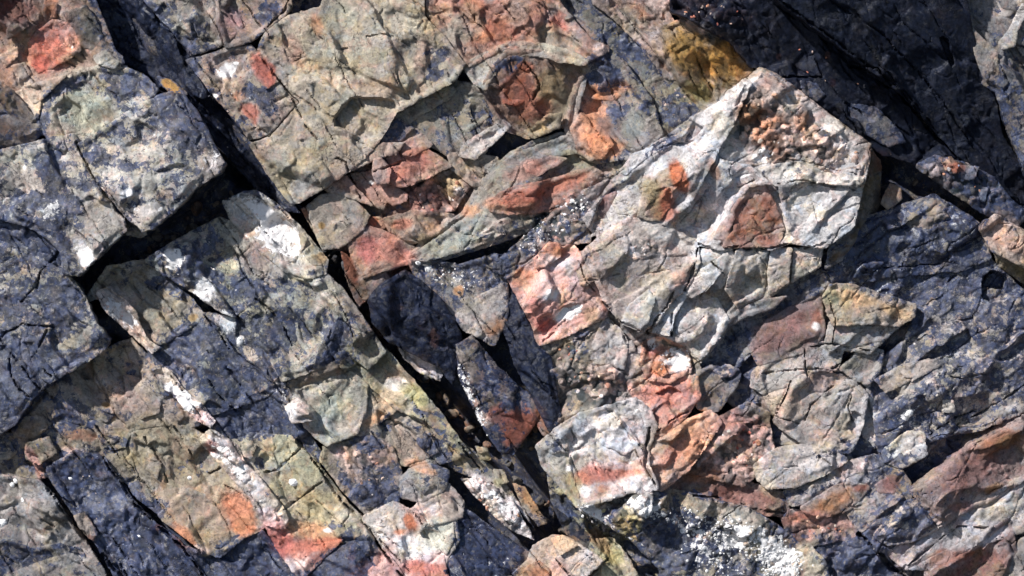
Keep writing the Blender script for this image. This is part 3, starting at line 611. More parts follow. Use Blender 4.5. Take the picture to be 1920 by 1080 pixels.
# ---- the cliff itself, behind and beyond the separate blocks
BEDH = []
def bedrock():
    st = 8
    xs = np.arange(-2200, 4121, st * 1.0); ys = np.arange(-1500, 2581, st * 1.0)
    x, y = np.meshgrid(xs, ys); x = x.astype(np.float32); y = y.astype(np.float32)
    wx = x + 30 * fbm(x, y, 120, 3, 201); wy = y + 30 * fbm(x, y, 120, 3, 211)
    a = wx * ca + wy * sa_; b = -wx * sa_ + wy * ca
    f1, i1, _ = cells(a / 1.6, b, 150, 221, .0066, 1.0, .7); f2, i2, _ = cells(a / 1.4, b, 48, 223, .02, 1.0, .7)
    h = 26 * fbm(x, y, 500, 4, 231) + 20 * f1 + 8 * f2 + 5 * fbm(x, y, 40, 3, 241)
    outside = np.maximum(np.maximum(-120 - x, x - 2040), np.maximum(-90 - y, y - 1170))
    t = np.clip(outside / 120.0, 0, 1)
    inside_h = -74 + 5 * f1 + 5 * f2 + 8 * fbm(x, y, 60, 4, 251)
    for s, wd, dp in (("60,-200 190,0 240,110 320,170 405,262 470,330 560,395 620,480 690,590 770,700 870,800 960,880 1060,1010 1160,1130", 26, 75), ("430,330 330,430 250,460 170,520 150,560", 34, 75), ("1600,470 1640,380 1650,300 1580,220", 30, 40), ("200,650 100,720 30,790", 20, 40), ("1640,300 1760,350 1920,430", 26, 40)):
        p = pts(s); best = np.full(x.shape, 1e9, np.float32)
        for (ax, ay), (bx, by) in zip(p[:-1], p[1:]):
            ex, ey = bx - ax, by - ay; tt = np.clip(((x - ax) * ex + (y - ay) * ey) / (ex * ex + ey * ey), 0, 1)
            best = np.minimum(best, np.hypot(x - ax - ex * tt, y - ay - ey * tt))
        inside_h -= dp * np.clip(1.4 - best / wd, 0, 1)
    h = inside_h * (1 - t) + h * t
    ny, nx = x.shape; idx = np.arange(nx * ny).reshape(ny, nx)
    q = np.stack([idx[:-1, :-1], idx[1:, :-1], idx[1:, 1:], idx[:-1, 1:]], -1).reshape(-1, 4)
    tone = .5 + .5 * i1
    base = lin((128, 116, 102)) * (.6 + .8 * tone[..., None]) * np.ones((ny, nx, 1), np.float32)
    warm = (i2 > .72)[..., None] * (t[..., None] > .5)
    base = np.where(warm, lin((165, 105, 80)) * np.ones_like(base), base)
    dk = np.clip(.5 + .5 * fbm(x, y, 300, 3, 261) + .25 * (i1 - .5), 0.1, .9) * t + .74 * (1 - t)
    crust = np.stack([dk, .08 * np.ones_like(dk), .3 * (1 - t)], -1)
    v = world_of(x.ravel(), y.ravel(), h.ravel())
    o = link_rock('cliff_face', v, q, ROCK, {'base': base.reshape(-1, 3).astype(np.float32), 'crust': crust.reshape(-1, 3).astype(np.float32)}, CENTRE - N * .2, None)
    o['kind'] = 'structure'
    BEDH.append((xs[0], ys[0], st, h))
    OBJ['bed'] = o; LOCS['bed'] = CENTRE - N * .2
bedrock()

R = rock
# ------------------------------------------------------------------ left: shelf, boulder, blocks above the black gap
Z = (0, 0)
R('l0', None, 'rock_shelf', -14, (.05,.1), 50, (150,118,100), .2, .05, "-170,-140 150,-140 172,0 205,85 222,118 150,128 80,150 40,185 75,215 82,246 20,200 -170,170", "broken rusty shelf in the top left corner beside the black gully", 'rock')
R('l0a', 'l0', 'stone', 12, (-.35,-.3), 40, (100,55,48), .2, 0, "-170,-130 92,-130 90,5 75,45 45,72 20,85 -170,110")
R('l0h', 'l0', 'stone', 15, (-.2,-.2), 25, (125,110,105), .2, 0, "12,58 30,38 50,34 52,48 28,66 14,72")
R('l0b', 'l0', 'stone', 6, (.08,.1), 30, (188,98,78), .0, .1, "50,78 62,60 95,36 125,42 147,68 149,92 122,112 100,122 68,136 58,118", fac=2)
R('l0c', 'l0', 'stone', 0, (-.15,-.1), 30, (95,92,85), .3, 0, "118,25 160,10 175,30 198,80 175,95 150,82 140,55")
R('l0d', 'l0', 'stone', 0, (.1,.2), 20, (168,166,155), .05, 0, "175,105 198,94 222,116 215,128 182,118")
R('l0e', 'l0', 'stone', -3, (0,0), 20, (112,114,106), .0, 0, "20,122 44,118 55,136 42,148 28,140", fac=1)
R('l0f', 'l0', 'stone', 0, (.1,.1), 20, (195,152,125), .0, .1, "-2,104 30,82 30,104 8,124")
R('l0g', 'l0', 'stone', 0, (.2,.1), 20, (200,170,145), .1, .15, "28,172 54,162 76,192 70,226 50,204")
R('l0i', 'l0', 'stone', 2, (-.1,-.2), 20, (135,112,95), .2, 0, "82,-4 104,6 102,30 84,40 78,20")
R('l2', None, 'boulder', 26, (-.22,-.12), 70, (98,84,80), .42, 0, "-170,140 0,160 22,175 50,210 82,246 60,260 0,272 -170,300", "dark brown rounded boulder at the left edge above the lichened block", 'boulder', dome=10)
R('l3', None, 'rock_layer', 4, (.05,.12), 60, (148,146,130), .36, .05, "72,190 100,160 150,135 215,123 262,142 292,168 275,185 240,205 195,232 155,262 105,266 82,246 75,215", "rounded greenish slab with blue-black lichen left of the gully", 'rock', dome=4)
R('l3b', 'l3', 'stone', 6, (.1,.0), 20, (150,132,118), .1, 0, "40,165 90,150 125,140 100,165 80,185 66,195")
R('l4', None, 'rock_block', 42, (-.02,.03), 110, (168,161,152), .42, .12, "148,272 200,240 265,195 325,172 352,180 378,215 402,262 427,310 418,326 378,350 330,400 290,432 272,436 262,425 236,405 185,340 160,300", "large flat lichen-spotted block overhanging the long black gap", 'rock', fac=2.2, mid=2, grow=0)
R('l4b', 'l4', 'stone', 14, (-.3,-.2), 50, (130,122,105), .4, .1, "228,412 240,405 266,428 276,440 262,445 240,440")
R('l5', None, 'rock_block', 36, (-.02,.02), 100, (160,154,145), .45, .15, "-170,310 0,290 62,275 140,258 150,275 185,345 232,412 236,432 205,458 172,490 152,512 128,508 125,470 95,440 60,420 0,405 -170,400", "flat lichen-blotched block at the left edge, left of the overhanging block", 'rock', fac=2.4, mid=2.2)
R('l5a', 'l5', 'rock_face', 28, (-.05,-.06), 60, (120,120,125), .7, .08, "-170,395 0,395 55,408 100,435 128,470 142,505 95,505 40,480 0,462 -170,470", fac=2.4)
R('l6', None, 'rock_block', 24, (-.02,.02), 90, (142,138,130), .60, .03, "-170,455 0,455 60,480 95,500 125,515 150,545 162,570 180,610 203,638 190,658 120,698 95,712 70,690 0,620 -170,600", "blue-black lichen block with a pale bare patch above the lower black crack", 'rock', fac=2.6)
R('l6b', 'l6', 'rock_face', 18, (-.04,-.06), 80, (120,118,118), .82, .02, "-170,600 0,612 60,672 96,715 60,752 30,795 0,815 -170,840", fac=3)
R('l6c', 'l6', 'stone', 19, (0,0), 40, (150,135,118), .3, .05, "22,712 34,704 48,722 46,732 30,730", dome=4)
R('l7', None, 'stone', -22, (-.1,-.1), 40, (118,104,84), .4, 0, "195,535 225,505 268,492 262,520 240,552 215,560", "small shadowed stone wedged at the lower end of the black gap", 'stone')
# ------------------------------------------------------------------ stepped beds below the gap
R('s1a', None, 'rock_layer', 0, (.02,.02), 60, (178,170,155), .3, .4, "418,378 455,362 480,358 520,385 565,430 613,488 610,512 575,522 530,505 480,462 435,415", "white-crusted slab running down beside the main crevice", 'rock', st=.8, grow=3)
R('s1a2', 's1a', 'stone', 8, (-.1,0), 20, (150,132,102), .2, .05, "562,440 580,452 612,488 606,500 588,498 566,470", st=.4)
R('s1b', None, 'rock_block', -4, (.0,.02), 60, (128,128,120), .45, .2, "272,487 300,470 350,440 412,408 440,420 478,465 505,505 482,530 484,562 440,592 410,582 360,545 310,515", "grey block with two white lichen spots just below the black gap", 'rock', st=.5, grow=3)
R('s1b2', 's1b', 'stone', 2, (.0,.06), 20, (165,160,148), .12, .1, "405,425 425,412 446,430 466,462 448,475 425,452", fac=1)
R('s1b3', 's1b', 'stone', 1, (.0,.0), 20, (148,126,118), .2, .05, "450,480 470,466 500,500 484,525 480,550 462,520", fac=1.5)
R('s1c', None, 'rock_layer', 0, (.03,.03), 60, (146,143,130), .38, .06, "482,462 530,507 590,522 612,515 640,540 690,610 722,662 690,690 650,660 600,690 530,714 500,660 450,592 486,562 484,530", "grey-green slab left of the main crevice with a dark triangular facet", 'rock', st=.5, grow=3)
R('s1c1', 's1c', 'stone', 5, (.06,.06), 25, (158,155,140), .12, 0, "545,575 590,545 650,560 642,600 622,640 590,682 560,640")
R('s1c2', 's1c', 'rock_face', 4, (-.55,-.25), 25, (92,88,95), .5, 0, "590,692 600,655 640,592 668,622 674,662 640,684", fac=1.5)
R('s1c3', 's1c', 'stone', 4, (-.3,-.1), 22, (140,132,100), .1, .05, "628,668 660,640 682,650 680,668 655,690 640,690")
R('s2a', None, 'rock_layer', -16, (.02,.05), 55, (142,132,116), .3, .06, "165,560 200,505 268,492 340,545 378,592 330,624 300,640 262,627 230,582 195,548", "beige slab below the black gap beside a pink-white vein", 'rock', st=.6)
R('v1', 's2a', 'vein', -6, (.05,.05), 30, (206,180,166), .25, .4, "180,550 198,538 232,562 254,586 258,604 278,640 300,652 284,662 250,632 222,606 196,580", peb=.3)
R('s2b', None, 'rock_layer', -13, (.02,.03), 55, (135,132,124), .58, .08, "300,640 330,622 380,592 445,602 497,668 530,722 480,746 400,772 385,772 345,722 300,692 280,660", "blue-black lichen slab with a smooth grey-green bare patch in the lower left beds", 'rock', st=.6)
R('v2', 's2b', 'vein', -7, (.05,.05), 30, (220,190,178), .2, .4, "285,692 312,690 345,732 380,762 402,790 392,800 362,782 330,747 300,722", peb=.3)
R('s2c', None, 'rock_layer', -16, (.02,-.03), 55, (105,105,112), .78, .03, "395,777 480,746 532,722 562,790 600,862 548,826 520,832 455,824 425,834 397,815", "dark blue-black slab between the pale vein and the yellowish slab", 'rock', st=.5)
R('s3', None, 'rock_layer', -10, (.02,.02), 55, (168,157,126), .1, .02, "443,838 470,818 540,822 600,885 650,950 705,1002 690,1018 640,1012 600,1022 560,1012 520,952 480,892", "yellowish slab split by two cross cracks with limpets on it", 'rock', st=.7, fac=2.4)
R('s3b', 's3', 'stone', -5, (.0,.05), 30, (188,98,82), .05, .12, "490,972 530,988 565,1015 602,1020 642,1012 622,1032 575,1078 562,1090 520,1032", st=.4)
R('s3c', 's3', 'stone', -5, (.05,.1), 25, (190,130,88), .05, 0, "548,1002 590,985 622,1000 640,1014 600,1024 562,1016", fac=2)
R('v3', None, 'rock_vein', -2, (.02,.02), 40, (226,206,200), .12, .35, "380,826 395,810 440,838 452,868 490,908 522,950 536,972 530,988 495,977 470,927 420,872", "white and pink vein strip spotted black beside the yellowish slab", 'vein', peb=.35)
R('b3a', None, 'rock_layer', -18, (.0,.04), 50, (150,132,118), .34, .04, "35,790 65,757 100,717 150,690 205,655 240,640 285,687 330,747 378,788 350,802 300,792 250,802 195,835 180,802 120,782 80,802", "pinkish beige bed of thin broken layers under the lower black crack", 'rock', st=1.1)
R('b3a2', 'b3a', 'stone', -8, (.05,.1), 22, (150,132,118), .08, 0, "150,745 178,740 215,748 222,778 196,772 168,752")
R('b3a3', 'b3a', 'stone', -9, (.05,.05), 22, (155,138,122), .1, 0, "228,702 258,712 300,752 296,775 262,785 240,760")
R('b3b', None, 'rock_layer', -16, (.03,.03), 50, (152,138,114), .22, .03, "195,837 250,804 300,794 350,804 392,830 430,882 470,927 422,902 402,942 347,922 300,962 260,932 225,872", "tan slab of thin layered ribs in the lower left", 'rock', st=1.4)
R('b3b2', 'b3b', 'stone', -6, (.05,.05), 22, (158,148,118), .1, 0, "430,828 455,820 478,835 470,858 450,852")
R('b3b3', 'b3b', 'stone', -8, (.05,.1), 22, (150,138,112), .15, 0, "238,835 275,838 300,872 292,895 262,870")
R('b3b4', 'b3b', 'stone', -9, (.05,.1), 22, (152,140,110), .2, 0, "190,808 222,802 242,815 232,838 205,845")
R('b3c', None, 'rock_block', -8, (.06,.02), 55, (160,135,106), .16, 0, "300,967 350,922 405,942 427,907 470,932 492,985 455,1005 410,1040 385,1032 340,997", "orange-stained tan block above the dark bottom left slab", 'rock', st=.9, fac=1.4)
R('b3d', None, 'stone', -8, (.0,.1), 30, (138,108,82), .1, 0, "26,806 46,787 78,786 82,800 60,815 36,816", "small oblong brown stone at the left under the lower black crack", 'stone', dome=4)
R('b7', None, 'rock_shelf', -24, (0,.03), 50, (118,108,95), .55, .04, "-170,815 0,818 40,822 90,850 108,870 92,888 40,902 -170,885", "dark lichened shelf at the left edge above the grey slab", 'rock')
R('b7b', 'b7', 'stone', -14, (0,.0), 24, (138,122,96), .2, 0, "46,832 90,820 103,850 72,872 48,862")
R('b7c', 'b7', 'stone', -10, (0,.1), 24, (150,140,125), .2, .05, "-30,825 10,822 26,850 10,862 -30,860")
R('b8', None, 'rock_layer', -20, (.02,.02), 45, (128,116,100), .45, .04, "62,800 120,782 192,800 232,842 262,930 225,905 190,862 140,850 105,872 60,835", "dark mottled strip between the oblong brown stone and the long blue-black slab", 'rock', st=1)
R('b4', None, 'rock_layer', -6, (.02,.0), 55, (108,104,108), .80, .06, "90,882 140,850 190,862 245,942 290,987 332,1017 377,1082 440,1220 240,1220 215,1072 180,1012 150,972 110,917", "long blue-black slab between two diagonal cracks at the bottom left", 'rock', st=.6)
R('b4b', 'b4', 'stone', 2, (0,.1), 22, (150,128,110), .3, .1, "140,968 160,962 182,1000 176,1012 156,1000")
R('b5', None, 'rock_layer', -5, (.0,.0), 55, (95,95,105), .88, .03, "332,1027 390,1042 440,1012 490,1000 540,1062 580,1092 600,1220 440,1220 378,1092", "dark slab on the bottom edge under the orange-stained block", 'rock', st=.4)
R('b6', None, 'rock_layer', 2, (.0,.0), 60, (138,132,128), .26, .05, "-170,885 0,897 40,902 70,905 95,932 130,987 150,1012 190,1072 230,1220 -170,1220", "grey slab with smooth bare face in the bottom left corner", 'rock', dome=6)
R('b6b', 'b6', 'rock_face', 6, (-.1,-.2), 30, (115,110,110), .6, .05, "-170,1040 20,1010 60,1030 110,1020 150,1030 180,1075 215,1220 -170,1220")
# ------------------------------------------------------------------ beds between the crack and the main crevice
R('t1', None, 'rock_layer', -13, (.02,.02), 55, (148,143,128), .15, .04, "540,722 600,702 690,655 722,655 782,722 832,782 882,852 860,862 800,880 740,872 690,820 610,838 568,800", "grey-green slab with a pale orange splash left of the main crevice", 'rock', st=.4, grow=0)
R('t1a', 't1', 'rock_face', -4, (-.1,-.75), 30, (118,100,82), .06, 0, "538,720 565,702 645,672 650,695 600,718 560,738", fac=1.5)
R('t1b', 't1', 'stone', -7, (.04,.06), 25, (160,156,140), .08, .03, "548,745 600,712 660,698 690,722 686,770 670,812 612,837 572,802", fac=2)
R('t1c', 't1', 'stone', -2, (.1,.1), 25, (206,186,178), .05, .2, "535,762 560,746 590,770 592,787 548,792", dome=3)
R('t1d', 't1', 'stone', -6, (.04,.04), 25, (150,142,108), .2, .02, "655,662 720,652 782,722 832,782 880,850 862,852 800,790 742,768 692,722", st=.5)
R('t1e', 't1', 'stone', -4, (.1,.15), 22, (206,166,130), .05, .1, "690,762 720,720 770,714 778,735 742,770 706,797", st2=.6)
R('t1f', 't1', 'stone', -3, (.05,.05), 25, (138,122,108), .12, .02, "722,792 760,780 800,802 822,850 790,862 762,872 740,832")
R('t1g', 't1', 'stone', 4, (0,0), 16, (204,168,150), 0, .05, "741,800 750,798 774,824 796,852 790,859 764,832", fac=.5)
R('t1h', 't1', 'stone', 4, (0,0), 16, (95,82,85), .4, .1, "784,818 798,814 808,826 804,840 790,842 782,832", dome=4)
R('t2', None, 'rock_layer', -9, (.02,.02), 50, (128,112,108), .5, .1, "610,842 690,822 732,842 752,902 742,937 690,962 650,922 605,862", "coarse purplish slab with pink crumbly edge right of the yellowish slab", 'rock', peb=.3)
R('t3', None, 'stone', 0, (.05,.05), 40, (134,132,134), .28, 0, "753,902 770,884 805,874 836,886 832,915 792,937 757,930", "smooth blue-grey oval stone above the pink and white striped slab", 'stone', fac=1, dome=5)
R('t4', None, 'stone', -2, (.0,.1), 40, (178,158,143), .1, .03, "775,965 792,938 840,913 866,945 862,967 802,982", "rosy beige stone with a pale patch beside the striped slab", 'stone', fac=2.5)
R('t5', None, 'rock_layer', -4, (.02,.0), 50, (204,193,186), .06, .12, "685,972 740,946 775,966 802,982 850,976 857,1010 832,1052 836,1220 790,1220 742,1052", "white and pink striped slab with orange flecks at the bottom edge", 'rock', st=.7, fac=2)
R('t5b', 't5', 'stone', 4, (.0,.1), 25, (196,112,98), .03, .1, "768,1055 800,1042 832,1042 842,1090 850,1220 800,1220", fac=2)
R('t5c', 't5', 'stone', 4, (.05,.05), 22, (205,200,176), .04, .05, "795,990 850,978 852,1010 838,1040 812,1018", fac=1.2)
R('t5d', 't5', 'stone', 2, (.0,.0), 18, (208,112,72), 0, 0, "762,958 776,952 800,982 786,1000 775,985", fac=1)
R('t6', None, 'rock_layer', -6, (.0,.0), 50, (88,84,90), .82, .05, "852,980 872,960 930,1002 1002,1050 962,1062 1000,1220 852,1220 836,1062", "rough black slab at the bottom edge right of the striped slab", 'rock', deep=.3, mat=ROCK2)
R('t7', None, 'rock_layer', -8, (.0,.0), 50, (105,98,100), .72, .02, "600,1042 690,1012 722,1052 762,1092 800,1220 600,1220 572,1082", "blue-black slab with rust streaks at the bottom edge, left of the striped slab", 'rock', st=.4)
R('t7b', 't7', 'stone', 2, (.1,.1), 30, (188,142,134), .03, .05, "690,1072 726,1036 765,1090 790,1220 680,1220", st=.5)
R('t8', None, 'rock_vein', -2, (.0,.0), 40, (216,198,195), .12, .35, "862,897 900,895 962,937 992,992 1002,1012 970,1002 930,972 882,922", "crumbly white-pink vein beside the lower main crevice", 'vein', peb=.6, grow=0)
R('t9', None, 'rock_layer', -14, (.02,.02), 45, (125,116,98), .5, .06, "822,802 872,832 932,882 987,962 1002,992 962,942 902,902 852,885 825,860", "narrow dark lichened strip along the left side of the lower crevice", 'rock', st=.8, grow=0)
R('t9b', 't9', 'stone', -5, (0,.1), 22, (165,148,98), .05, 0, "926,882 944,884 952,904 934,908")
R('t9c', 't9', 'stone', -6, (0,.1), 22, (150,130,80), .1, 0, "892,838 912,842 920,862 902,862")
R('t11', None, 'stone', -6, (.1,.1), 40, (150,112,70), .5, .03, "958,905 986,914 1027,982 1010,988 980,952", "narrow ochre stone inside the lower crevice", 'stone', grow=0)
R('t12', None, 'rock_block', 4, (.02,.04), 60, (200,166,142), .05, .12, "985,1052 1000,1020 1038,1002 1062,1004 1086,1018 1136,1050 1106,1086 1130,1112 1112,1220 955,1220 974,1092 958,1076", "stack of pale pink squared blocks on the bottom edge", 'rock', grow=0, fac=2)
R('t12a', 't12', 'stone', 22, (.1,-.05), 30, (222,198,182), .02, .05, "1042,1046 1085,1020 1130,1051 1096,1084 1062,1073", fac=1.5, mixk=.3)
R('t12b', 't12', 'stone', 24, (.2,.15), 30, (206,164,126), .03, .05, "1034,1010 1055,1003 1082,1021 1050,1038", fac=1.5, mixk=.3)
R('t12c', 't12', 'stone', 20, (-.15,.1), 30, (198,128,90), .03, .02, "980,1068 1010,1050 1032,1070 1022,1094 985,1090", fac=2, mixk=.3)
R('t12d', 't12', 'stone', 9, (.1,.1), 30, (208,160,150), .03, .02, "1034,1066 1060,1076 1090,1092 1080,1220 1030,1220 1026,1092", fac=2, mixk=.3)
# ------------------------------------------------------------------ upper middle
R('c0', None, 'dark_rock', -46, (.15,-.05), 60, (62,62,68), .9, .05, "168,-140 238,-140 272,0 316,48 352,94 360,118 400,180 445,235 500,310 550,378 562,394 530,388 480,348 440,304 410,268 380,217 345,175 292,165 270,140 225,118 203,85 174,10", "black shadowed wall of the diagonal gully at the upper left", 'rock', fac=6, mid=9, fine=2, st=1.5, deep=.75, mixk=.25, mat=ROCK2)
R('c0b', 'c0', 'stone', -30, (.1,.2), 30, (165,118,50), .1, 0, "290,142 312,146 348,172 338,180 312,168", fac=1)
R('c0c', 'c0', 'stone', -30, (.2,.1), 30, (130,112,100), .3, .1, "215,95 228,105 232,118 222,122", fac=1)
R('c1', None, 'rock_block', -6, (.0,.03), 60, (150,142,132), .38, .12, "258,-140 400,-140 402,0 410,40 425,82 400,92 356,106 348,94 312,48 268,0 258,-140", "speckled grey and blue block on the top edge right of the black gully", 'rock', grow=0)
R('c2', None, 'rock_block', 4, (-.05,-.03), 60, (138,118,108), .3, .05, "402,-140 530,-140 542,10 530,28 500,50 470,72 427,84 412,40", "brown-pink block with dark lichen on the top edge left of the large beige block", 'rock', fac=4)
R('c2b', 'c2', 'stone', 12, (-.1,.05), 30, (152,118,118), .15, 0, "405,28 440,18 456,48 430,74 416,50", fac=2)
R('c3', None, 'rock_layer', 0, (.04,.04), 60, (150,132,118), .34, .12, "345,112 400,97 425,87 470,82 485,100 520,150 560,192 522,236 506,254 466,264 440,227 400,180", "lichened slab with white and rust spots left of the large beige block", 'rock', st=.6, grow=0)
R('c3b', 'c3', 'stone', 6, (.0,.05), 22, (190,108,90), .1, .1, "468,112 486,100 505,126 520,152 500,168 480,142", fac=2)
R('c4', None, 'rock_block', 6, (.02,.03), 85, (155,142,120), .03, .01, "480,92 500,55 540,28 600,12 650,-140 792,-140 797,30 835,70 874,120 855,152 800,182 745,212 738,224 712,267 690,294 655,324 610,354 562,382 545,384 505,334 465,270 506,256 524,237 562,192 520,147", "large smooth beige block with a shell-shaped hollow", 'rock', fac=2.6, mid=3.2, big=7, grow=0)
R('c4r', 'c4', 'rock_lip', 13, (-.15,-.35), 24, (172,160,148), .02, .05, "612,238 630,243 668,252 662,262 640,260 618,250", fac=1)
R('c4b', 'c4', 'stone', 9, (.05,.05), 22, (152,140,120), .08, 0, "620,300 655,272 720,270 760,268 742,288 700,300 655,322 640,312", fac=2)
R('c5', None, 'rock_block', 2, (.02,.05), 60, (168,116,94), .06, .02, "800,-140 1060,-140 1040,0 1075,45 1105,80 1137,92 1100,114 1080,102 1000,88 950,84 880,120 872,110 840,68 805,25", "reddish mottled block on the top edge right of the large beige block", 'rock', st2=.5, fac=3.5)
R('c6', None, 'rock_layer', 6, (.1,.15), 45, (160,154,138), .05, .02, "872,124 905,106 960,82 1010,86 1072,102 1098,118 1050,112 1000,98 950,104 928,128 908,162 892,152", "pale grey-green curved ridge over the rusty cracked stone", 'rock', st2=.8, fac=2)
R('c7', None, 'boulder', 4, (-.05,-.08), 60, (130,98,80), .2, 0, "908,164 930,124 952,100 1010,98 1098,122 1074,180 1062,230 990,254 948,238 922,196", "rusty brown cracked boulder under the pale curved ridge", 'boulder')
R('c7a', 'c7', 'stone', 12, (-.15,-.1), 30, (180,84,58), .0, 0, "938,174 960,150 990,131 1012,160 996,186 965,197 945,192", fac=2.2)
R('c7b', 'c7', 'stone', 13, (-.1,-.1), 30, (85,72,76), .5, 0, "922,130 955,106 985,109 962,145 936,166 912,160")
R('c7c', 'c7', 'stone', 12, (0,-.2), 30, (155,130,92), .05, 0, "983,248 1028,215 1053,214 1048,240 1002,258", fac=1.5)
R('c7d', 'c7', 'stone', 10, (0,-.1), 30, (150,90,68), .1, 0, "930,195 962,200 1000,190 1020,205 985,235 955,232", fac=2)
R('c8', None, 'rock_block', -10, (.02,.03), 50, (120,114,104), .4, .02, "715,227 745,217 800,184 857,156 882,160 917,180 937,227 902,287 870,302 840,287 805,264 760,285 705,272", "dark fractured grey-green stones between the beige block and the rusty boulder", 'rock')
R('c8a', 'c8', 'stone', 2, (.0,.1), 25, (150,138,116), .15, .02, "742,214 790,187 862,160 842,184 792,212 750,242 732,238", fac=2)
R('c8b', 'c8', 'stone', 0, (.05,.05), 25, (128,127,114), .15, 0, "790,236 822,197 872,170 907,190 917,217 882,242 836,268 802,254", fac=3)
R('c8c', 'c8', 'stone', 2, (.05,.1), 25, (170,160,155), .15, .05, "868,272 900,250 945,225 957,236 922,272 890,298 860,292", fac=2)
R('c8d', 'c8', 'stone', 0, (.05,.1), 25, (175,135,125), .15, .03, "755,268 790,250 812,270 772,294 752,288", fac=2)
R('c8e', 'c8', 'stone', 0, (.05,.1), 25, (95,90,98), .6, .0, "722,232 750,222 775,240 752,262 720,276 712,258", fac=2)
R('c9', None, 'rock_block', 2, (.02,.02), 60, (125,116,112), .36, .03, "1137,94 1167,120 1217,187 1237,252 1207,282 1180,292 1125,300 1095,292 1064,242 1070,207 1092,152 1107,120", "upright wedge-shaped block with orange rust at its lower left", 'rock', fac=3.6)
R('c9b', 'c9', 'stone', 13, (.05,.05), 25, (192,120,84), .05, .03, "1085,287 1070,240 1090,212 1116,228 1142,256 1148,272 1130,296 1105,299", fac=3)
R('c9c', 'c9', 'stone', 13, (.05,.05), 25, (190,118,84), .12, .03, "1110,182 1140,162 1172,160 1176,176 1150,186 1128,184", fac=2)
R('c9d', 'c9', 'stone', 10, (.25,.0), 25, (165,158,150), .1, .03, "1064,240 1074,205 1092,150 1098,150 1088,190 1078,230", fac=1)
R('c10', None, 'rock_layer', -16, (.05,.0), 50, (95,94,88), .5, .02, "1060,-140 1120,-140 1112,0 1167,50 1242,135 1227,150 1210,154 1170,117 1132,86 1085,40 1045,0", "dark narrow slab along the upper crack right of the reddish block", 'rock', st=1)
R('c11', None, 'rock_layer', -6, (.0,.02), 50, (148,124,116), .15, .05, "1120,-140 1240,-140 1250,20 1262,52 1248,77 1265,117 1274,144 1250,140 1205,82 1167,42 1115,0", "pinkish grey slab on the top edge left of the ochre block", 'rock', st=.8)
R('c11b', 'c11', 'stone', 0, (-.2,-.3), 22, (105,92,78), .25, 0, "1200,32 1240,25 1250,40 1240,58 1215,52", fac=2)
R('c12', None, 'rock_block', -6, (.0,.05), 45, (126,120,98), .45, .1, "1215,157 1245,142 1290,162 1320,197 1352,202 1290,226 1240,252 1225,205", "lichen-speckled greenish stone below the ochre block", 'rock')
R('c13', None, 'rock_block', -2, (-.12,-.12), 60, (140,106,52), .08, 0, "1245,54 1285,40 1330,66 1370,82 1407,130 1367,162 1347,202 1310,194 1270,142 1250,97", "ochre yellow mossy block left of the dark slab", 'rock', fac=3.5, mid=5, fine=2)
R('c14', None, 'rock_layer', -8, (.0,.05), 45, (125,124,116), .4, .03, "1140,318 1120,300 1180,292 1207,282 1237,252 1290,226 1330,212 1290,240 1200,296 1165,328", "grey-green strip between the rust-marked wedge block and the pale outcrop", 'rock', st2=.8)
# ------------------------------------------------------------------ dark slabs, upper right
R('d1a', None, 'rock_layer', -6, (-.13,-.11), 70, (70,70,80), .86, .02, "1250,-140 1420,-140 1440,0 1500,40 1590,105 1680,165 1740,235 1800,290 1920,370 2095,450 2095,520 1920,420 1850,382 1740,312 1660,292 1625,268 1560,213 1480,163 1430,132 1405,126 1365,80 1330,64 1290,40 1255,25", "blue-black slab directly behind the pale pointed outcrop", 'rock', st=.8, fac=4, deep=1.0, grow=0, mixk=.25)
R('d1b', None, 'rock_layer', 14, (-.25,-.22), 80, (66,70,76), .88, .02, "1425,-140 1790,-140 1802,0 1820,80 1850,150 1880,260 1930,330 2095,420 2095,455 1920,372 1800,287 1700,180 1590,102 1500,38 1445,0", "large smooth near-black slab in the upper right", 'rock', st=1.1, fac=2, deep=1.0, mixk=.25)
R('d1c', 'd1a', 'stone', 8, (-.1,-.1), 25, (85,88,105), .4, .02, "1590,195 1640,200 1680,235 1700,265 1670,275 1625,250 1598,222", fac=2, deep=.25)
R('d1d', 'd1a', 'stone', 4, (-.1,-.1), 25, (80,86,104), .4, .02, "1500,152 1530,158 1545,178 1530,190 1505,172", fac=2, deep=.25)
R('d1e', 'd1a', 'stone', 8, (-.1,-.1), 30, (150,108,98), .35, .08, "1252,12 1262,-40 1330,-60 1390,-20 1420,25 1405,52 1370,62 1320,58 1282,40", peb=.5)
R('d2', None, 'rock_block', 0, (-.1,0), 60, (100,95,95), .5, .02, "1800,-140 2095,-140 2095,400 1930,330 1900,255 1870,170 1840,150 1822,90 1803,20", "grey jointed rock in the top right corner with black round spots", 'rock')
R('d2a', 'd2', 'stone', 12, (.05,.0), 30, (158,148,142), .05, 0, "1822,-140 2095,-140 2095,10 1915,4 1892,30 1860,35 1852,84 1818,50 1808,0", fac=1.5)
R('d2b', 'd2', 'stone', 8, (0,-.05), 30, (128,118,108), .14, 0, "1802,22 1820,52 1852,88 1866,95 1870,142 1846,152 1826,102", fac=1.5)
R('d2c', 'd2', 'stone', 18, (.15,.0), 30, (185,178,172), .02, 0, "1866,88 1894,52 1915,8 1932,8 1906,60 1902,86 1882,92", fac=1)
R('d2d', 'd2', 'stone', 14, (.05,0), 30, (150,143,140), .08, 0, "1907,82 1928,25 2095,20 2095,110 1920,102", fac=1.5)
R('d2e', 'd2', 'stone', -4, (-.1,-.1), 30, (110,100,95), .55, .02, "1880,165 1920,140 2095,125 2095,330 1930,300 1905,230", fac=4, deep=.25)
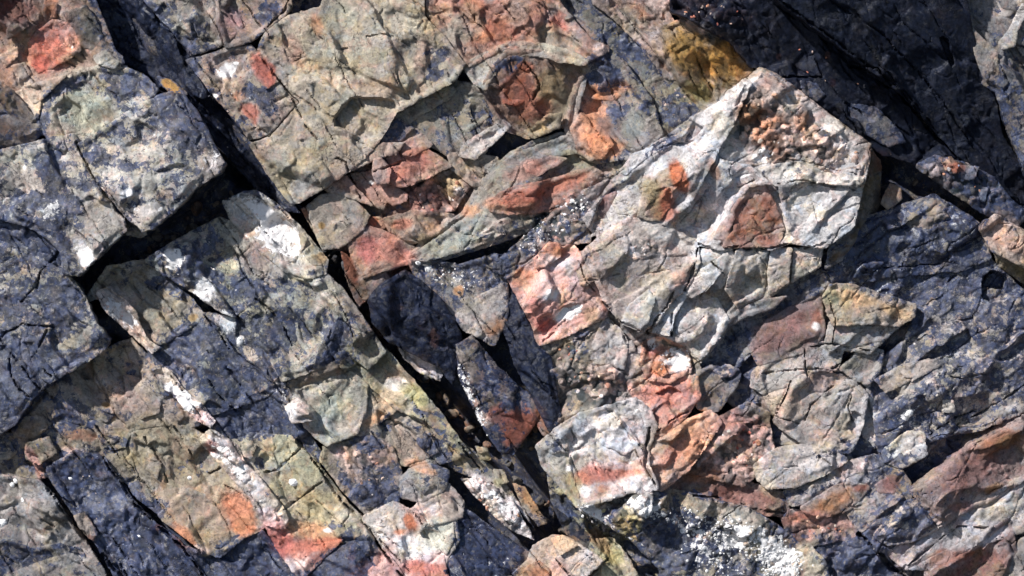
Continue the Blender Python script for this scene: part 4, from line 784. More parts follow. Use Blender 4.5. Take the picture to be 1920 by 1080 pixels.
R('d3', None, 'rock_layer', 4, (-.1,-.05), 45, (88,86,100), .6, .05, "1722,312 1750,298 1800,308 1862,338 1884,370 1925,402 1902,424 1840,392 1780,352", "pebbly dark strip with blue-grey chips at the right under the near-black slab", 'rock', peb=.5, deep=.25)
R('d3a', 'd3', 'stone', 12, (0,0), 20, (190,120,90), .05, .05, "1762,302 1780,296 1794,312 1788,326 1770,318")
R('d3b', 'd3', 'stone', 12, (0,0), 20, (120,126,150), .1, .0, "1796,312 1832,314 1824,335 1802,337", fac=1)
R('d3c', 'd3', 'stone', 10, (0,0), 20, (110,116,140), .15, .0, "1822,348 1850,352 1846,378 1826,372", fac=1)
R('d3d', 'd3', 'stone', 12, (0,0), 20, (115,118,135), .2, .1, "1735,310 1752,306 1760,330 1744,332", fac=1)
# ------------------------------------------------------------------ pale pointed outcrop
R('e0', None, 'rock_outcrop', 40, (.03,.03), 110, (176,172,172), .06, .03, "1420,130 1452,142 1520,195 1560,225 1625,272 1628,300 1612,360 1598,425 1565,452 1540,468 1505,462 1480,458 1440,470 1395,461 1350,471 1305,461 1235,422 1180,414 1120,447 1105,432 1090,412 1150,332 1190,292 1290,227 1345,197 1362,172 1385,157", "large pale pointed outcrop with knobbly orange crest", 'rock', st2=1, grow=0)
R('e0a', 'e0', 'rock_face', 52, (.3,.1), 40, (190,186,186), .02, .03, "1290,225 1345,196 1388,155 1404,160 1368,240 1335,300 1292,382 1245,422 1212,414 1240,350 1280,290 1320,240", st2=.9, fac=2)
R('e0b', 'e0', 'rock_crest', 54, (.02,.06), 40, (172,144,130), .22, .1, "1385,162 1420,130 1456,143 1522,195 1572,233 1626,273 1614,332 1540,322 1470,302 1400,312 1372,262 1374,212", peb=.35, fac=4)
R('e0c', 'e0', 'stone', 62, (-.26,-.12), 40, (184,179,177), .06, .02, "1455,352 1500,335 1540,342 1606,350 1596,427 1562,442 1492,452 1474,432 1464,392", fac=2.5)
R('e0c2', 'e0', 'stone', 63, (.05,.3), 30, (196,186,172), .15, .08, "1420,318 1480,305 1540,325 1612,335 1606,350 1540,345 1490,340 1450,350", fac=2.5, st2=.5)
R('e0d', 'e0', 'stone', 66, (-.03,.0), 40, (146,82,58), .0, 0, "1368,396 1398,352 1430,350 1448,380 1466,430 1456,462 1400,464 1354,464 1350,456 1374,432", fac=3, mixk=.6)
R('e0d2', 'e0', 'stone', 58, (.2,0), 30, (130,62,46), .0, 0, "1336,448 1350,420 1366,402 1372,412 1356,450", fac=1)
R('e0e', 'e0', 'stone', 58, (.2,-.2), 40, (190,186,190), .02, .02, "1335,300 1400,312 1442,347 1400,352 1372,387 1346,440 1340,457 1295,442 1250,426 1292,372", fac=2.5, st2=.8)
R('e0f', 'e0', 'stone', 46, (.0,.0), 30, (150,120,78), .02, 0, "1194,407 1205,360 1235,325 1270,308 1292,310 1284,345 1256,382 1236,412 1215,414", fac=2)
R('e0f2', 'e0f', 'chip', 48, (-.1,-.1), 20, (166,98,66), .0, 0, "1206,404 1238,350 1262,340 1286,338 1258,385 1232,412", fac=2)
R('e0g', 'e0', 'stone', 45, (-.1,-.1), 25, (128,72,66), .0, 0, "1112,398 1124,370 1154,362 1147,400 1132,418 1117,412", fac=.6, dome=4)
R('e0h', 'e0', 'rock_face', 44, (-.1,-.25), 30, (135,135,145), .38, .03, "1090,362 1150,332 1200,292 1290,227 1332,222 1275,290 1205,332 1162,362 1122,372 1100,402", st2=.8, fac=1.5)
R('e0i', 'e0', 'stone', 45, (.1,.05), 30, (200,188,182), .04, .03, "1108,442 1140,412 1162,367 1202,337 1212,350 1192,412 1142,432", fac=1.6, st2=.4)
R('e0j', 'e0', 'stone', 50, (.1,.1), 25, (205,198,198), .05, .02, "1162,322 1185,292 1222,278 1232,284 1196,308 1172,330", fac=1)
R('e0s', 'e0', 'rock_face', 8, (-.9,-.25), 60, (105,85,52), .1, 0, "1624,275 1652,300 1652,380 1610,470 1545,505 1552,462 1598,425 1612,360", fac=4)
R('e2', None, 'boulder', 46, (.0,-.05), 80, (172,157,148), .05, .05, "1095,475 1130,445 1180,415 1235,420 1300,458 1304,490 1287,532 1252,562 1227,602 1200,617 1170,602 1140,572 1115,512", "rounded grey-pink boulder below the left end of the pale outcrop", 'boulder', dome=10, fac=2.2, st2=.4)
R('e2b', 'e2', 'rock_face', 48, (-.06,-.22), 35, (160,140,130), .05, .0, "1112,494 1200,482 1292,472 1300,490 1262,547 1222,602 1172,600 1137,552", fac=3.2, st2=.5)
R('e3', None, 'rock_outcrop', 24, (-.03,-.05), 80, (130,124,118), .1, .0, "1300,467 1540,462 1537,500 1480,532 1412,582 1372,602 1352,637 1312,682 1280,647 1215,622 1235,577 1290,532", "grey rock cracked into squared pieces below the pale outcrop", 'rock', grow=0)
R('e3a', 'e3', 'stone', 42, (.12,-.18), 40, (180,174,168), .04, .02, "1304,468 1370,468 1374,490 1352,540 1300,560 1272,542 1300,510", fac=2, mixk=.45)
R('e3a2', 'e3', 'stone', 38, (.25,.1), 40, (188,184,182), .03, .02, "1272,546 1300,512 1330,495 1350,508 1320,545 1295,556", fac=1.5, mixk=.45)
R('e3b', 'e3', 'stone', 40, (-.28,-.2), 40, (165,155,145), .05, .0, "1379,468 1438,465 1434,522 1428,557 1382,577 1358,542", fac=3, mixk=.45)
R('e3c', 'e3', 'stone', 42, (.2,-.12), 40, (185,172,166), .04, .02, "1444,465 1480,467 1474,530 1440,552 1438,510", fac=1.5, mixk=.45)
R('e3d', 'e3', 'stone', 42, (-.15,-.12), 40, (180,174,164), .12, .02, "1486,467 1540,463 1532,500 1482,530", fac=1.5, mixk=.45)
R('e3e', 'e3', 'boulder', 44, (.03,.02), 50, (182,178,176), .02, .02, "1262,592 1290,552 1340,555 1367,602 1348,632 1312,674 1282,642 1257,627", fac=2.5, dome=8, mixk=.45)
R('e3f', 'e3', 'stone', 42, (.3,.1), 40, (186,182,182), .02, .0, "1217,620 1242,562 1290,547 1262,590 1254,628", fac=1.2, mixk=.45)
R('e3g', 'e3', 'stone', 32, (0,-.3), 40, (150,146,142), .06, .0, "1380,582 1430,562 1472,556 1442,582 1402,592 1375,606", fac=1.5)
R('e3h', 'e3', 'stone', 40, (.1,0), 40, (170,166,164), .02, .02, "1165,604 1180,570 1215,545 1226,560 1214,600 1196,620", fac=1.2, mixk=.45)
# ------------------------------------------------------------------ pink stone, dark barnacled band
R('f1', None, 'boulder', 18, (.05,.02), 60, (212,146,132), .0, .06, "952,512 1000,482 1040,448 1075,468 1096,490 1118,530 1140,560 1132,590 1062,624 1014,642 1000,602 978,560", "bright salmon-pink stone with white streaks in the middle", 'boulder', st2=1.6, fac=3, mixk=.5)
R('f1b', 'f1', 'stone', 34, (.1,.1), 25, (214,120,82), .0, .1, "1000,486 1030,455 1048,458 1050,480 1025,498 1005,502", fac=3)
R('f1c', 'f1', 'stone', 34, (.0,-.1), 25, (160,140,85), .1, .05, "1080,508 1098,498 1116,520 1104,536 1088,534", fac=2)
R('f2', None, 'rock_band', 16, (.0,.05), 50, (118,108,106), .5, .15, "930,502 960,472 1040,402 1090,357 1122,332 1142,347 1112,392 1097,420 1102,450 1042,455 987,490 950,517", "dark knobbly barnacled band running up to the pale outcrop", 'rock', peb=.35)
# ------------------------------------------------------------------ stones between the beige block and the black block
R('g0', None, 'rock_block', -26, (.0,.0), 40, (115,88,76), .35, .02, "562,392 650,327 742,267 852,292 902,332 902,382 832,422 777,462 772,502 692,562 640,472 600,462", "jumble of pinkish fitted stones below the large beige block", 'rock', grow=0)
R('g1', 'g0', 'stone', -4, (.02,.03), 35, (146,134,120), .04, .0, "576,388 600,366 620,362 660,372 692,402 682,430 642,462 605,468 588,430", fac=1.5)
R('g2', 'g0', 'stone', -2, (.02,.03), 35, (158,122,106), .1, .0, "610,356 648,330 672,356 698,386 662,372 622,360", fac=1.5)
R('g3', 'g0', 'stone', -2, (.02,.03), 35, (160,118,104), .12, .03, "656,326 690,322 718,302 742,350 718,392 700,386 676,356", fac=2)
R('g4', 'g0', 'stone', 0, (.02,.05), 35, (170,118,104), .06, .0, "700,322 708,302 730,282 800,278 846,310 800,335 760,350 742,350", fac=2.4)
R('g4b', 'g0', 'stone', 4, (.05,.05), 30, (176,136,120), .05, .02, "698,325 702,300 716,298 732,318 728,345 708,345", fac=1)
R('g5', 'g0', 'stone', 4, (.02,.05), 35, (186,132,112), .06, .1, "768,362 805,335 842,318 888,340 852,392 802,412 768,402", peb=.4)
R('g5b', 'g0', 'stone', 0, (.02,.05), 35, (175,118,98), .08, .05, "712,355 738,350 764,362 760,378 738,385 722,372", fac=2)
R('g6', 'g0', 'stone', -4, (.02,.05), 35, (148,120,98), .18, .03, "718,410 780,394 852,402 822,440 772,457 730,432", fac=3)
R('g7', 'g0', 'stone', -6, (.02,.05), 35, (168,112,98), .04, .0, "650,446 690,424 742,440 777,462 772,492 722,508 680,522 660,490", fac=2)
R('g7b', 'g0', 'stone', -2, (.0,.1), 30, (165,112,82), .05, .0, "682,430 694,408 714,404 722,425 704,436", fac=1.5)
R('g8', 'g0', 'stone', -14, (-.1,-.1), 35, (118,62,40), .15, .0, "640,472 660,490 694,552 672,577 650,520", fac=3)
R('g8b', 'g0', 'stone', -16, (-.1,-.1), 30, (140,105,95), .15, .0, "676,524 722,510 735,530 700,560 690,550", fac=2)
R('g9', None, 'stone', -6, (.0,.05), 40, (150,130,112), .2, .05, "845,292 880,290 930,300 905,338 890,345 850,312", "crumbly brown stone under the fractured grey-green stones", 'stone', peb=.4)
R('h1', None, 'rock_layer', -2, (.0,.03), 55, (130,127,116), .34, .02, "895,357 915,327 960,290 1005,267 1062,252 1107,292 1127,302 1147,322 1102,347 1042,402 960,442 880,467 800,492 772,482 800,447 870,402", "grey-green slab with a rust-red band left of the pale outcrop", 'rock', st2=.7)
R('h1a', 'h1', 'stone', 8, (.0,.0), 28, (122,126,124), .14, .02, "903,352 915,330 960,290 1062,254 1100,287 1030,292 985,312 930,352 906,378", fac=1.6, st2=.6)
R('h1b', 'h1', 'stone', 10, (.0,.1), 28, (166,116,100), .06, .03, "932,354 980,312 1030,288 1064,298 1022,322 965,348", fac=2)
R('h1c', 'h1', 'stone', 9, (-.02,-.05), 28, (160,98,78), .03, .02, "913,377 960,352 1022,340 1072,324 1112,314 1132,326 1082,367 1030,397 960,402 920,397", fac=2.5, st2=.5)
R('h1d', 'h1', 'stone', 6, (.0,.05), 28, (134,136,126), .25, .02, "773,478 830,440 880,402 920,402 962,412 942,442 880,467 800,490", fac=2, st2=.6)
# ------------------------------------------------------------------ black blocks in the middle
R('i4', None, 'rock_block', 8, (.0,.0), 60, (135,126,120), .5, .14, "770,492 800,488 860,502 930,482 947,522 947,592 925,642 870,612 830,562 790,522", "lichened block with a smooth grey facet right of the black log-shaped block", 'rock')
R('i4a', 'i4', 'stone', 13, (.0,.0), 28, (176,166,162), .0, .02, "853,592 890,560 945,530 952,582 905,632 880,612", fac=1, st2=.7)
R('i4b', 'i4', 'stone', 9, (.0,.0), 28, (150,98,52), .0, .03, "905,632 950,592 950,612 922,640", fac=1)
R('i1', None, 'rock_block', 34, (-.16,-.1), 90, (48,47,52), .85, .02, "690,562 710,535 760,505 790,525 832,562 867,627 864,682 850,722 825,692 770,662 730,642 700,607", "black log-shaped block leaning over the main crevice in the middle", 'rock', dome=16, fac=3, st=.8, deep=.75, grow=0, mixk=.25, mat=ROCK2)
R('i2', None, 'stone', 2, (.0,.0), 40, (186,172,174), .15, .15, "743,645 760,650 812,675 832,702 826,714 790,702 755,672", "pale lilac strip of stone under the black log-shaped block", 'stone', grow=0)
R('i3', None, 'rock_block', 20, (-.1,-.05), 90, (86,74,80), .6, .06, "855,645 885,628 930,680 965,715 1007,750 1017,775 997,805 962,854 935,847 905,802 880,752 858,702", "dark tapering block with a rust-red lower end in the middle", 'rock', dome=10, fac=2.5, deep=.25, grow=0, mat=ROCK2)
R('i3b', 'i3', 'stone', 26, (.0,.0), 28, (112,104,102), .35, .1, "858,648 882,632 898,650 880,672 862,680", fac=2)
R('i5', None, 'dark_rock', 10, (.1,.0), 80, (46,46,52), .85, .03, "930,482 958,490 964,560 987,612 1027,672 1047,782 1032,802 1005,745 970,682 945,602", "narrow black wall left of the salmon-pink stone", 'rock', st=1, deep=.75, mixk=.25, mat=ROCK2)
R('i6', None, 'stone', 4, (.2,.0), 50, (140,90,62), .1, .0, "1000,742 1012,750 1034,798 1022,812 1006,780", "brown sliver beside the rust-red end of the tapering block", 'stone')
# ------------------------------------------------------------------ knobbly middle and red stones
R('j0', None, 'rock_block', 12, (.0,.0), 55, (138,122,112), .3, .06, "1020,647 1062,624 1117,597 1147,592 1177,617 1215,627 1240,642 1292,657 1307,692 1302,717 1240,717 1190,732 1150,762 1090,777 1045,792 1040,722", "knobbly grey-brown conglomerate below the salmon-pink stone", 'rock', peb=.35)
R('j1', 'j0', 'stone', 26, (.03,.0), 30, (166,158,154), .03, .03, "1103,657 1135,592 1162,617 1177,642 1170,692 1140,682 1115,682", fac=2)
R('j2', 'j0', 'stone', 24, (.03,.0), 30, (174,166,162), .05, .03, "1170,690 1180,660 1207,648 1208,690 1182,707", fac=2)
R('j3', 'j0', 'stone', 24, (.03,.0), 25, (176,150,138), .08, .06, "1118,690 1142,684 1160,698 1150,712 1124,708", fac=2)
R('j6', 'j0', 'stone', 24, (.03,.0), 25, (172,160,152), .08, .06, "1162,645 1185,640 1190,655 1175,662", fac=1)
R('j4', 'j0', 'stone', 24, (.0,.05), 35, (204,128,98), .02, .2, "1206,642 1250,624 1292,660 1295,697 1255,717 1215,712 1198,682", peb=.3, mixk=.5)
R('j5', 'j0', 'stone', 32, (.05,.1), 25, (232,222,216), .0, .4, "1238,668 1264,650 1292,672 1288,692 1250,700", fac=3)
R('j5b', 'j0', 'stone', 32, (.05,.1), 25, (220,128,76), .0, .05, "1222,690 1238,674 1250,700 1240,706", fac=2)
R('k1', None, 'boulder', 16, (.02,.05), 50, (206,122,100), .0, .04, "1180,717 1230,712 1302,707 1307,742 1282,777 1240,812 1218,802 1200,762", "brick-red stone with a small hollow below the white-orange crystals", 'boulder', fac=3, mixk=.5)
R('k2', None, 'boulder', 18, (.05,.05), 50, (220,148,112), .0, .04, "1210,837 1260,802 1330,775 1347,790 1312,842 1282,882 1237,914 1213,882", "orange-pink streaked stone right of the pale grey block", 'boulder', st2=1.6,  fac=3, mixk=.5)
R('k3', None, 'rock_block', 8, (.0,.0), 45, (176,136,124), .1, .08, "1300,812 1345,790 1402,758 1434,775 1447,852 1422,882 1392,907 1342,892 1288,880", "pink knobbly conglomerate right of the orange-pink streaked stone", 'rock', peb=.6)
R('k4', None, 'stone', 12, (-.1,-.05), 40, (98,94,94), .3, .05, "1305,707 1330,690 1382,700 1377,722 1342,767 1312,762", "dark grey stone right of the brick-red stone", 'stone')
R('k4b', 'k4', 'stone', 18, (0,.1), 20, (215,178,150), .0, .15, "1340,694 1360,684 1384,692 1372,704 1352,708", fac=1)
R('k5', None, 'stone', 10, (.0,.0), 40, (178,150,140), .08, .06, "1150,765 1186,728 1200,735 1210,768 1190,752", "small pinkish stone above the pale grey block", 'stone')
R('l1', None, 'rock_block', 30, (.03,.03), 75, (190,185,184), .03, .03, "1010,837 1050,802 1090,777 1150,762 1190,750 1215,770 1225,800 1212,837 1210,872 1230,912 1180,917 1130,934 1085,944 1045,897 1020,867", "pale grey block with a red patch on its lower half", 'rock', fac=3, st2=.4)
R('l1b', 'l1', 'stone', 34, (.0,.06), 28, (200,114,92), .0, .04, "1068,888 1100,866 1190,866 1212,882 1162,907 1120,927 1085,927", fac=3)
R('l1c', 'l1', 'rock_face', 28, (.25,-.05), 40, (128,126,108), .4, .1, "1008,838 1050,802 1066,812 1064,850 1070,880 1088,944 1045,899 1018,868", fac=3)
R('l1d', 'l1', 'stone', 36, (.08,.05), 28, (198,192,194), .02, .02, "1118,790 1160,768 1192,756 1216,785 1206,830 1170,850 1130,832", fac=2)
R('m1', None, 'rock_layer', -12, (-.2,.1), 50, (150,140,106), .5, .12, "1025,882 1050,902 1090,947 1140,962 1190,1012 1240,1062 1262,1220 1120,1220 1112,1062 1062,992 1032,942", "yellow-stained mossy slope right of the lower crevice", 'rock', mid=5, fac=5, grow=0)
R('m1b', 'm1', 'stone', 0, (0,.1), 28, (178,170,132), .2, .12, "1118,1012 1150,1010 1182,1052 1200,1092 1180,1220 1140,1220 1128,1060", fac=3)
R('m1c', 'm1', 'stone', -2, (-.2,.1), 28, (62,60,58), .6, .1, "1040,955 1075,975 1110,1010 1100,1030 1062,1000", fac=3, deep=.8)
R('n1', None, 'rock_layer', 8, (.0,.02), 55, (145,138,128), .48, .28, "1090,947 1135,932 1235,915 1300,932 1402,957 1460,992 1520,1042 1572,1102 1600,1220 1262,1220 1240,1062 1180,1002", "black barnacle-covered slab along the bottom edge", 'rock', peb=.2)
R('n1b', 'n1', 'stone', 18, (.0,.05), 28, (178,165,142), .15, .05, "1488,1042 1515,1020 1547,1052 1557,1092 1550,1220 1480,1220", fac=2)
R('n1c', 'n1', 'stone', 22, (.1,.1), 28, (160,150,140), .25, .25, "1168,948 1196,918 1222,924 1218,955 1206,975 1180,968", peb=.4)
R('o1', None, 'rock_ledge', 0, (.0,-.05), 45, (130,90,78), .22, .03, "1230,914 1285,882 1342,892 1397,907 1477,932 1472,964 1400,957 1300,928", "dark red ledge between the pink conglomerate and the barnacled slab", 'rock', st2=.4)
# ------------------------------------------------------------------ right side
R('p0', None, 'rock_layer', -14, (.0,.0), 40, (125,112,110), .5, .04, "1310,700 1400,650 1560,560 1720,540 2095,560 2095,1220 1560,1220 1470,970 1440,870 1380,760", "dark lichened bedrock underlying the broken stones at the lower right", 'rock', fac=4)
R('p1', None, 'rock_layer', 2, (.0,-.02), 50, (112,110,118), .55, .06, "1305,692 1370,607 1440,562 1545,502 1562,537 1530,562 1440,602 1412,652 1372,692 1330,702", "bluish striped slab running up right from under the cracked grey rock", 'rock', st2=1.4)
R('p2', None, 'stone', 8, (.02,.02), 45, (124,90,86), .02, .02, "1410,652 1440,605 1480,582 1534,560 1540,622 1522,652 1470,667 1425,680", "smooth maroon stone on the bluish striped slab", 'stone', fac=1.2)
R('p3', None, 'rock_block', 20, (-.02,.08), 55, (168,146,116), .06, .02, "1545,557 1557,538 1600,540 1662,560 1710,575 1708,590 1680,607 1640,602 1562,604", "tan wedge-shaped block right of the maroon stone", 'rock', fac=2.5)
R('p4', None, 'stone', 12, (.0,.05), 45, (152,147,142), .1, .05, "1557,607 1640,600 1687,604 1660,627 1630,657 1600,654 1550,647", "flat grey stone under the tan wedge-shaped block", 'stone', fac=1.6, bev=2)
R('p4b', 'p4', 'stone', 8, (-.1,-.1), 30, (150,140,135), .15, .05, "1642,645 1665,622 1690,604 1698,615 1668,645", fac=1.5)
R('p5', None, 'stone', 9, (.0,.05), 45, (152,148,148), .15, .04, "1512,652 1545,647 1577,654 1565,692 1522,692 1510,672", "small bluish grey stone below the maroon stone", 'stone', fac=1.6, bev=2)
R('p5b', 'p5', 'stone', 8, (.0,.0), 30, (140,134,132), .2, .04, "1580,657 1624,660 1592,682 1576,692 1566,676", fac=1.6)
R('p6', None, 'stone', 8, (.0,.05), 45, (156,150,144), .06, .02, "1415,700 1430,684 1508,660 1514,695 1490,712 1430,732 1412,722", "rounded grey stone left of the small bluish grey stone", 'stone', fac=1.4, bev=2)
R('p7', None, 'rock_block', 10, (.0,.03), 50, (152,142,136), .06, .02, "1455,787 1484,716 1540,692 1592,707 1622,742 1612,800 1592,842 1560,852 1500,822 1465,800", "pinkish cracked stone in the right lower middle", 'rock', fac=2, bev=2)
R('p7b', 'p7', 'stone', 14, (.03,.0), 25, (196,164,140), .02, .02, "1428,734 1482,716 1476,745 1456,784 1446,776", fac=1.2)
R('p7c', 'p7', 'stone', 9, (.2,0), 25, (172,168,166), .08, .02, "1600,712 1630,722 1660,770 1652,830 1620,848 1600,846 1614,800 1620,750", fac=1.2)
R('p7d', 'p7', 'stone', 8, (.0,.05), 25, (150,142,134), .15, .04, "1470,805 1500,824 1560,852 1595,846 1600,868 1550,858 1500,838 1462,832", fac=2)
R('p8', None, 'stone', 8, (-.05,-.05), 40, (140,136,132), .16, .02, "1580,692 1622,655 1652,662 1642,702 1625,717 1600,702", "dark grey rounded stone above the pinkish cracked stone", 'stone', fac=1.6, bev=2)
R('p9', None, 'rock_layer', 0, (-.03,-.02), 55, (150,142,138), .62, .05, "1622,702 1700,642 1722,582 1800,542 1920,562 2095,602 2095,762 1920,767 1840,802 1780,812 1720,832 1650,842 1642,762", "blue-black slab flecked with pale bare spots at the right edge", 'rock', fac=3.4)
R('p9b', 'p9', 'stone', 10, (.0,.05), 28, (168,152,140), .2, .03, "1640,712 1680,690 1740,672 1762,684 1712,712 1660,735", fac=2, st2=.6)
R('p9c', 'p9', 'stone', 12, (-.05,-.1), 28, (132,120,112), .15, .0, "1792,795 1810,765 1842,732 1880,720 1904,750 1872,782 1830,804", fac=3)
R('p9d', 'p9', 'stone', 10, (.0,.05), 24, (178,170,165), .08, .0, "1768,748 1785,745 1790,770 1768,772", fac=1)
R('p10', None, 'rock_ledge', 2, (.0,.05), 60, (112,108,108), .72, .03, "1530,502 1560,462 1622,412 1700,387 1750,370 1832,420 1852,482 1800,502 1700,512 1602,527 1560,532", "dark blue-grey ledge in the shade right of the pale outcrop", 'rock', fac=3, deep=.25, mat=ROCK2)
R('p10a', 'p10', 'stone', 8, (.0,.1), 28, (112,100,92), .5, .0, "1690,405 1730,372 1770,375 1780,410 1740,430 1705,425", fac=3, dome=4)
R('p10c', 'p10', 'stone', 6, (-.1,.0), 28, (150,105,85), .2, .0, "1652,382 1668,345 1688,352 1690,374 1664,392", fac=1.5)
R('p10b', None, 'rock_ledge', -4, (-.02,-.05), 60, (115,112,115), .72, .02, "1562,534 1700,514 1800,504 1852,487 1920,552 2095,562 2095,614 1900,602 1790,612 1720,592 1707,572 1650,555 1600,538", "dark bluish sloping ledge with a square black hole at the right", 'rock', fac=3, mat=ROCK2)
R('p11', None, 'rock_block', 22, (.0,.1), 60, (176,142,122), .22, .1, "1838,427 1865,408 1902,430 1922,440 2095,482 2095,545 1920,498 1862,468", "pale jutting stone with olive underside at the right edge", 'rock', peb=.3)
R('p11b', 'p11', 'rock_face', 2, (.2,-.8), 40, (120,104,60), .2, .0, "1860,468 1920,498 2095,545 2095,590 1920,530 1872,498")
R('p12', None, 'stone', 14, (.0,.08), 45, (176,166,162), .03, .02, "1418,874 1450,846 1500,837 1542,845 1582,862 1546,882 1490,907 1440,910 1424,897", "pale lens-shaped stone below the pinkish cracked stone", 'stone', fac=2)
R('p13', None, 'stone', 10, (.0,-.05), 45, (148,106,78), .02, .0, "1506,954 1560,918 1590,908 1624,915 1592,952 1540,964", "brown almond-shaped stone at the lower right", 'stone', fac=1.2)
R('p14', None, 'stone', 4, (.0,.0), 45, (150,143,146), .15, .05, "1556,892 1600,866 1642,858 1662,880 1642,907 1602,914 1570,907", "lilac-grey stone above the brown almond-shaped stone", 'stone', fac=2.4)
R('p14b', None, 'stone', 4, (.0,.05), 45, (160,148,146), .3, .04, "1474,924 1520,900 1556,894 1562,912 1512,940 1486,944", "lichened flat stone under the pale lens-shaped stone", 'stone', fac=2, bev=2)
R('p15', None, 'stone', 14, (.0,.05), 45, (188,176,166), .08, .02, "1658,847 1700,814 1726,814 1732,850 1690,872 1660,862", "small pale squarish stone at the lower right of the flecked slab", 'stone', fac=1.5)
R('p15b', None, 'stone', 12, (.1,0), 45, (112,104,78), .1, .0, "1655,868 1672,862 1700,905 1702,930 1685,918", "narrow olive sliver beside the small pale squarish stone", 'stone', fac=1.2)
R('p16', None, 'rock_block', 12, (-.03,-.02), 55, (124,94,90), .1, .02, "1708,917 1770,872 1820,837 1880,807 1920,782 2095,722 2095,852 1920,892 1862,932 1820,947 1762,982 1740,952", "long maroon-brown block reaching the right edge", 'rock', fac=4.5)
R('p16b', 'p16', 'stone', 18, (.0,.05), 28, (165,105,70), .05, .02, "1818,842 1880,806 1925,782 1925,800 1880,826 1845,838", fac=2)
R('p17', None, 'rock_layer', 6, (.0,.03), 50, (158,153,155), .12, .06, "1758,987 1830,947 1920,897 2095,852 2095,962 1920,992 1852,1012 1782,1042 1700,1062 1688,1052", "smooth grey slab under the maroon-brown block", 'rock', fac=2, st2=.6)
R('p18', None, 'stone', 14, (-.05,-.03), 50, (160,150,142), .38, .05, "1683,947 1720,938 1752,975 1752,987 1702,1012 1662,1014 1642,1002 1680,962", "blotched grey stone left of the smooth grey slab", 'stone', fac=2)
R('p19', None, 'stone', 6, (.0,.0), 45, (164,138,142), .05, .0, "1660,1027 1722,1010 1742,1030 1697,1062", "small smooth lilac stone near the bottom right", 'stone', fac=1)
R('p20', None, 'rock_block', 10, (-.1,-.05), 50, (112,76,72), .2, .0, "1736,1062 1830,1015 1890,977 1900,1040 1882,1082 1882,1220 1740,1220", "dark maroon folded block at the bottom right", 'rock', fac=5)
R('p20b', 'p20', 'stone', 18, (.0,.1), 28, (178,170,172), .08, .0, "1702,1066 1790,1022 1860,986 1838,1014 1790,1040 1750,1068", fac=1.5)
R('p21', None, 'rock_block', 6, (.0,.0), 50, (120,112,108), .3, .0, "1884,1052 1920,1012 2095,962 2095,1220 1872,1220", "dull grey block in the bottom right corner", 'rock')
R('p22', None, 'rock_layer', -6, (.0,.0), 45, (112,110,118), .72, .04, "1520,1020 1620,1002 1660,1052 1702,1102 1720,1220 1602,1220 1562,1082", "blue-black slab beside the long dark crack at the bottom right", 'rock')
R('p23', None, 'rock_block', -2, (.0,.0), 45, (166,126,118), .18, .06, "1468,962 1520,962 1582,967 1622,1000 1520,1020 1482,1000", "reddish speckled stone under the brown almond-shaped stone", 'rock', peb=.2)
R('p24', None, 'rock_block', 6, (.0,-.05), 45, (132,122,118), .25, .02, "1590,958 1640,907 1682,882 1702,922 1682,947 1640,972 1612,992", "layered grey-maroon stone right of the brown almond-shaped stone", 'rock', st2=1.2, bev=2)
R('p24b', 'p24', 'stone', 10, (0,.05), 28, (138,88,82), .1, .0, "1640,910 1682,884 1698,905 1672,925 1648,922", fac=2)

COLB, DKB, WHB = blur(COLF, 9), blur(DKF, 9), blur(WHF, 9)
for q in PIECES:
    build_rock(*q[:-1], **q[-1])
# ------------------------------------------------------------------ loose chips and nodules set in the coarse stone
def face_height(x, y):
    j = int(round((y - Y0) / STEP)); i = int(round((x - X0) / STEP))
    return float(TOP[min(max(j, 0), NY - 1), min(max(i, 0), NX - 1)])

ICO_V = None
def lump_mesh(seed, flat):
    import bmesh
    bm = bmesh.new(); bmesh.ops.create_icosphere(bm, subdivisions=2, radius=1.0)
    r = np.random.RandomState(seed)
    planes = [(Vector(r.randn(3)).normalized(), .55 + .4 * r.rand()) for _ in range(9)]
    for v in bm.verts:
        p = v.co.copy()
        for n, dd in planes:
            k = p.dot(n)
            if k > dd: p -= n * (k - dd)
        v.co = Vector((p.x, p.y * (.6 + .35 * r.rand() * 0 + .2), p.z * flat))
    verts = [v.co.copy() for v in bm.verts]; faces = [[v.index for v in f.verts] for f in bm.faces]
    bm.free()
    return verts, faces
LUMPS = [lump_mesh(300 + k, f) for k, f in enumerate((.55, .7, .45, .8, .6, .5))]

def lump_data(k, col, dark, white):
    verts, faces = LUMPS[k % len(LUMPS)]
    me = bpy.data.meshes.new('pebble'); me.from_pydata(verts, [], faces); me.update()
    n = len(verts); c = lin(col)
    a = me.attributes.new('base', 'FLOAT_COLOR', 'POINT'); a.data.foreach_set('color', np.tile(np.array((*c, 1), np.float32), n))
    a = me.attributes.new('crust', 'FLOAT_COLOR', 'POINT'); a.data.foreach_set('color', np.tile(np.array((dark, white, 0, 1), np.float32), n))
    me.materials.append(ROCK)
    return me
FRAME = np.stack([U, V, N], 1)
from mathutils import Matrix
FRAME_M = Matrix([[float(FRAME[i][j]) for j in range(3)] for i in range(3)])

def place(o, x, y, w, ang, s, parent=None, tilt=(0, 0)):
    p = world_of(np.float64(x), np.float64(y), np.float64(w))
    rot = FRAME_M @ Matrix.Rotation(ang, 3, 'Z') @ Matrix.Rotation(tilt[0], 3, 'X') @ Matrix.Rotation(tilt[1], 3, 'Y')
    o.rotation_euler = rot.to_euler()
    o.scale = (s, s, s) if isinstance(s, float) else s
    if parent:
        o.parent = OBJ[parent]; o.location = p - LOCS[parent]
    else:
        o.location = p

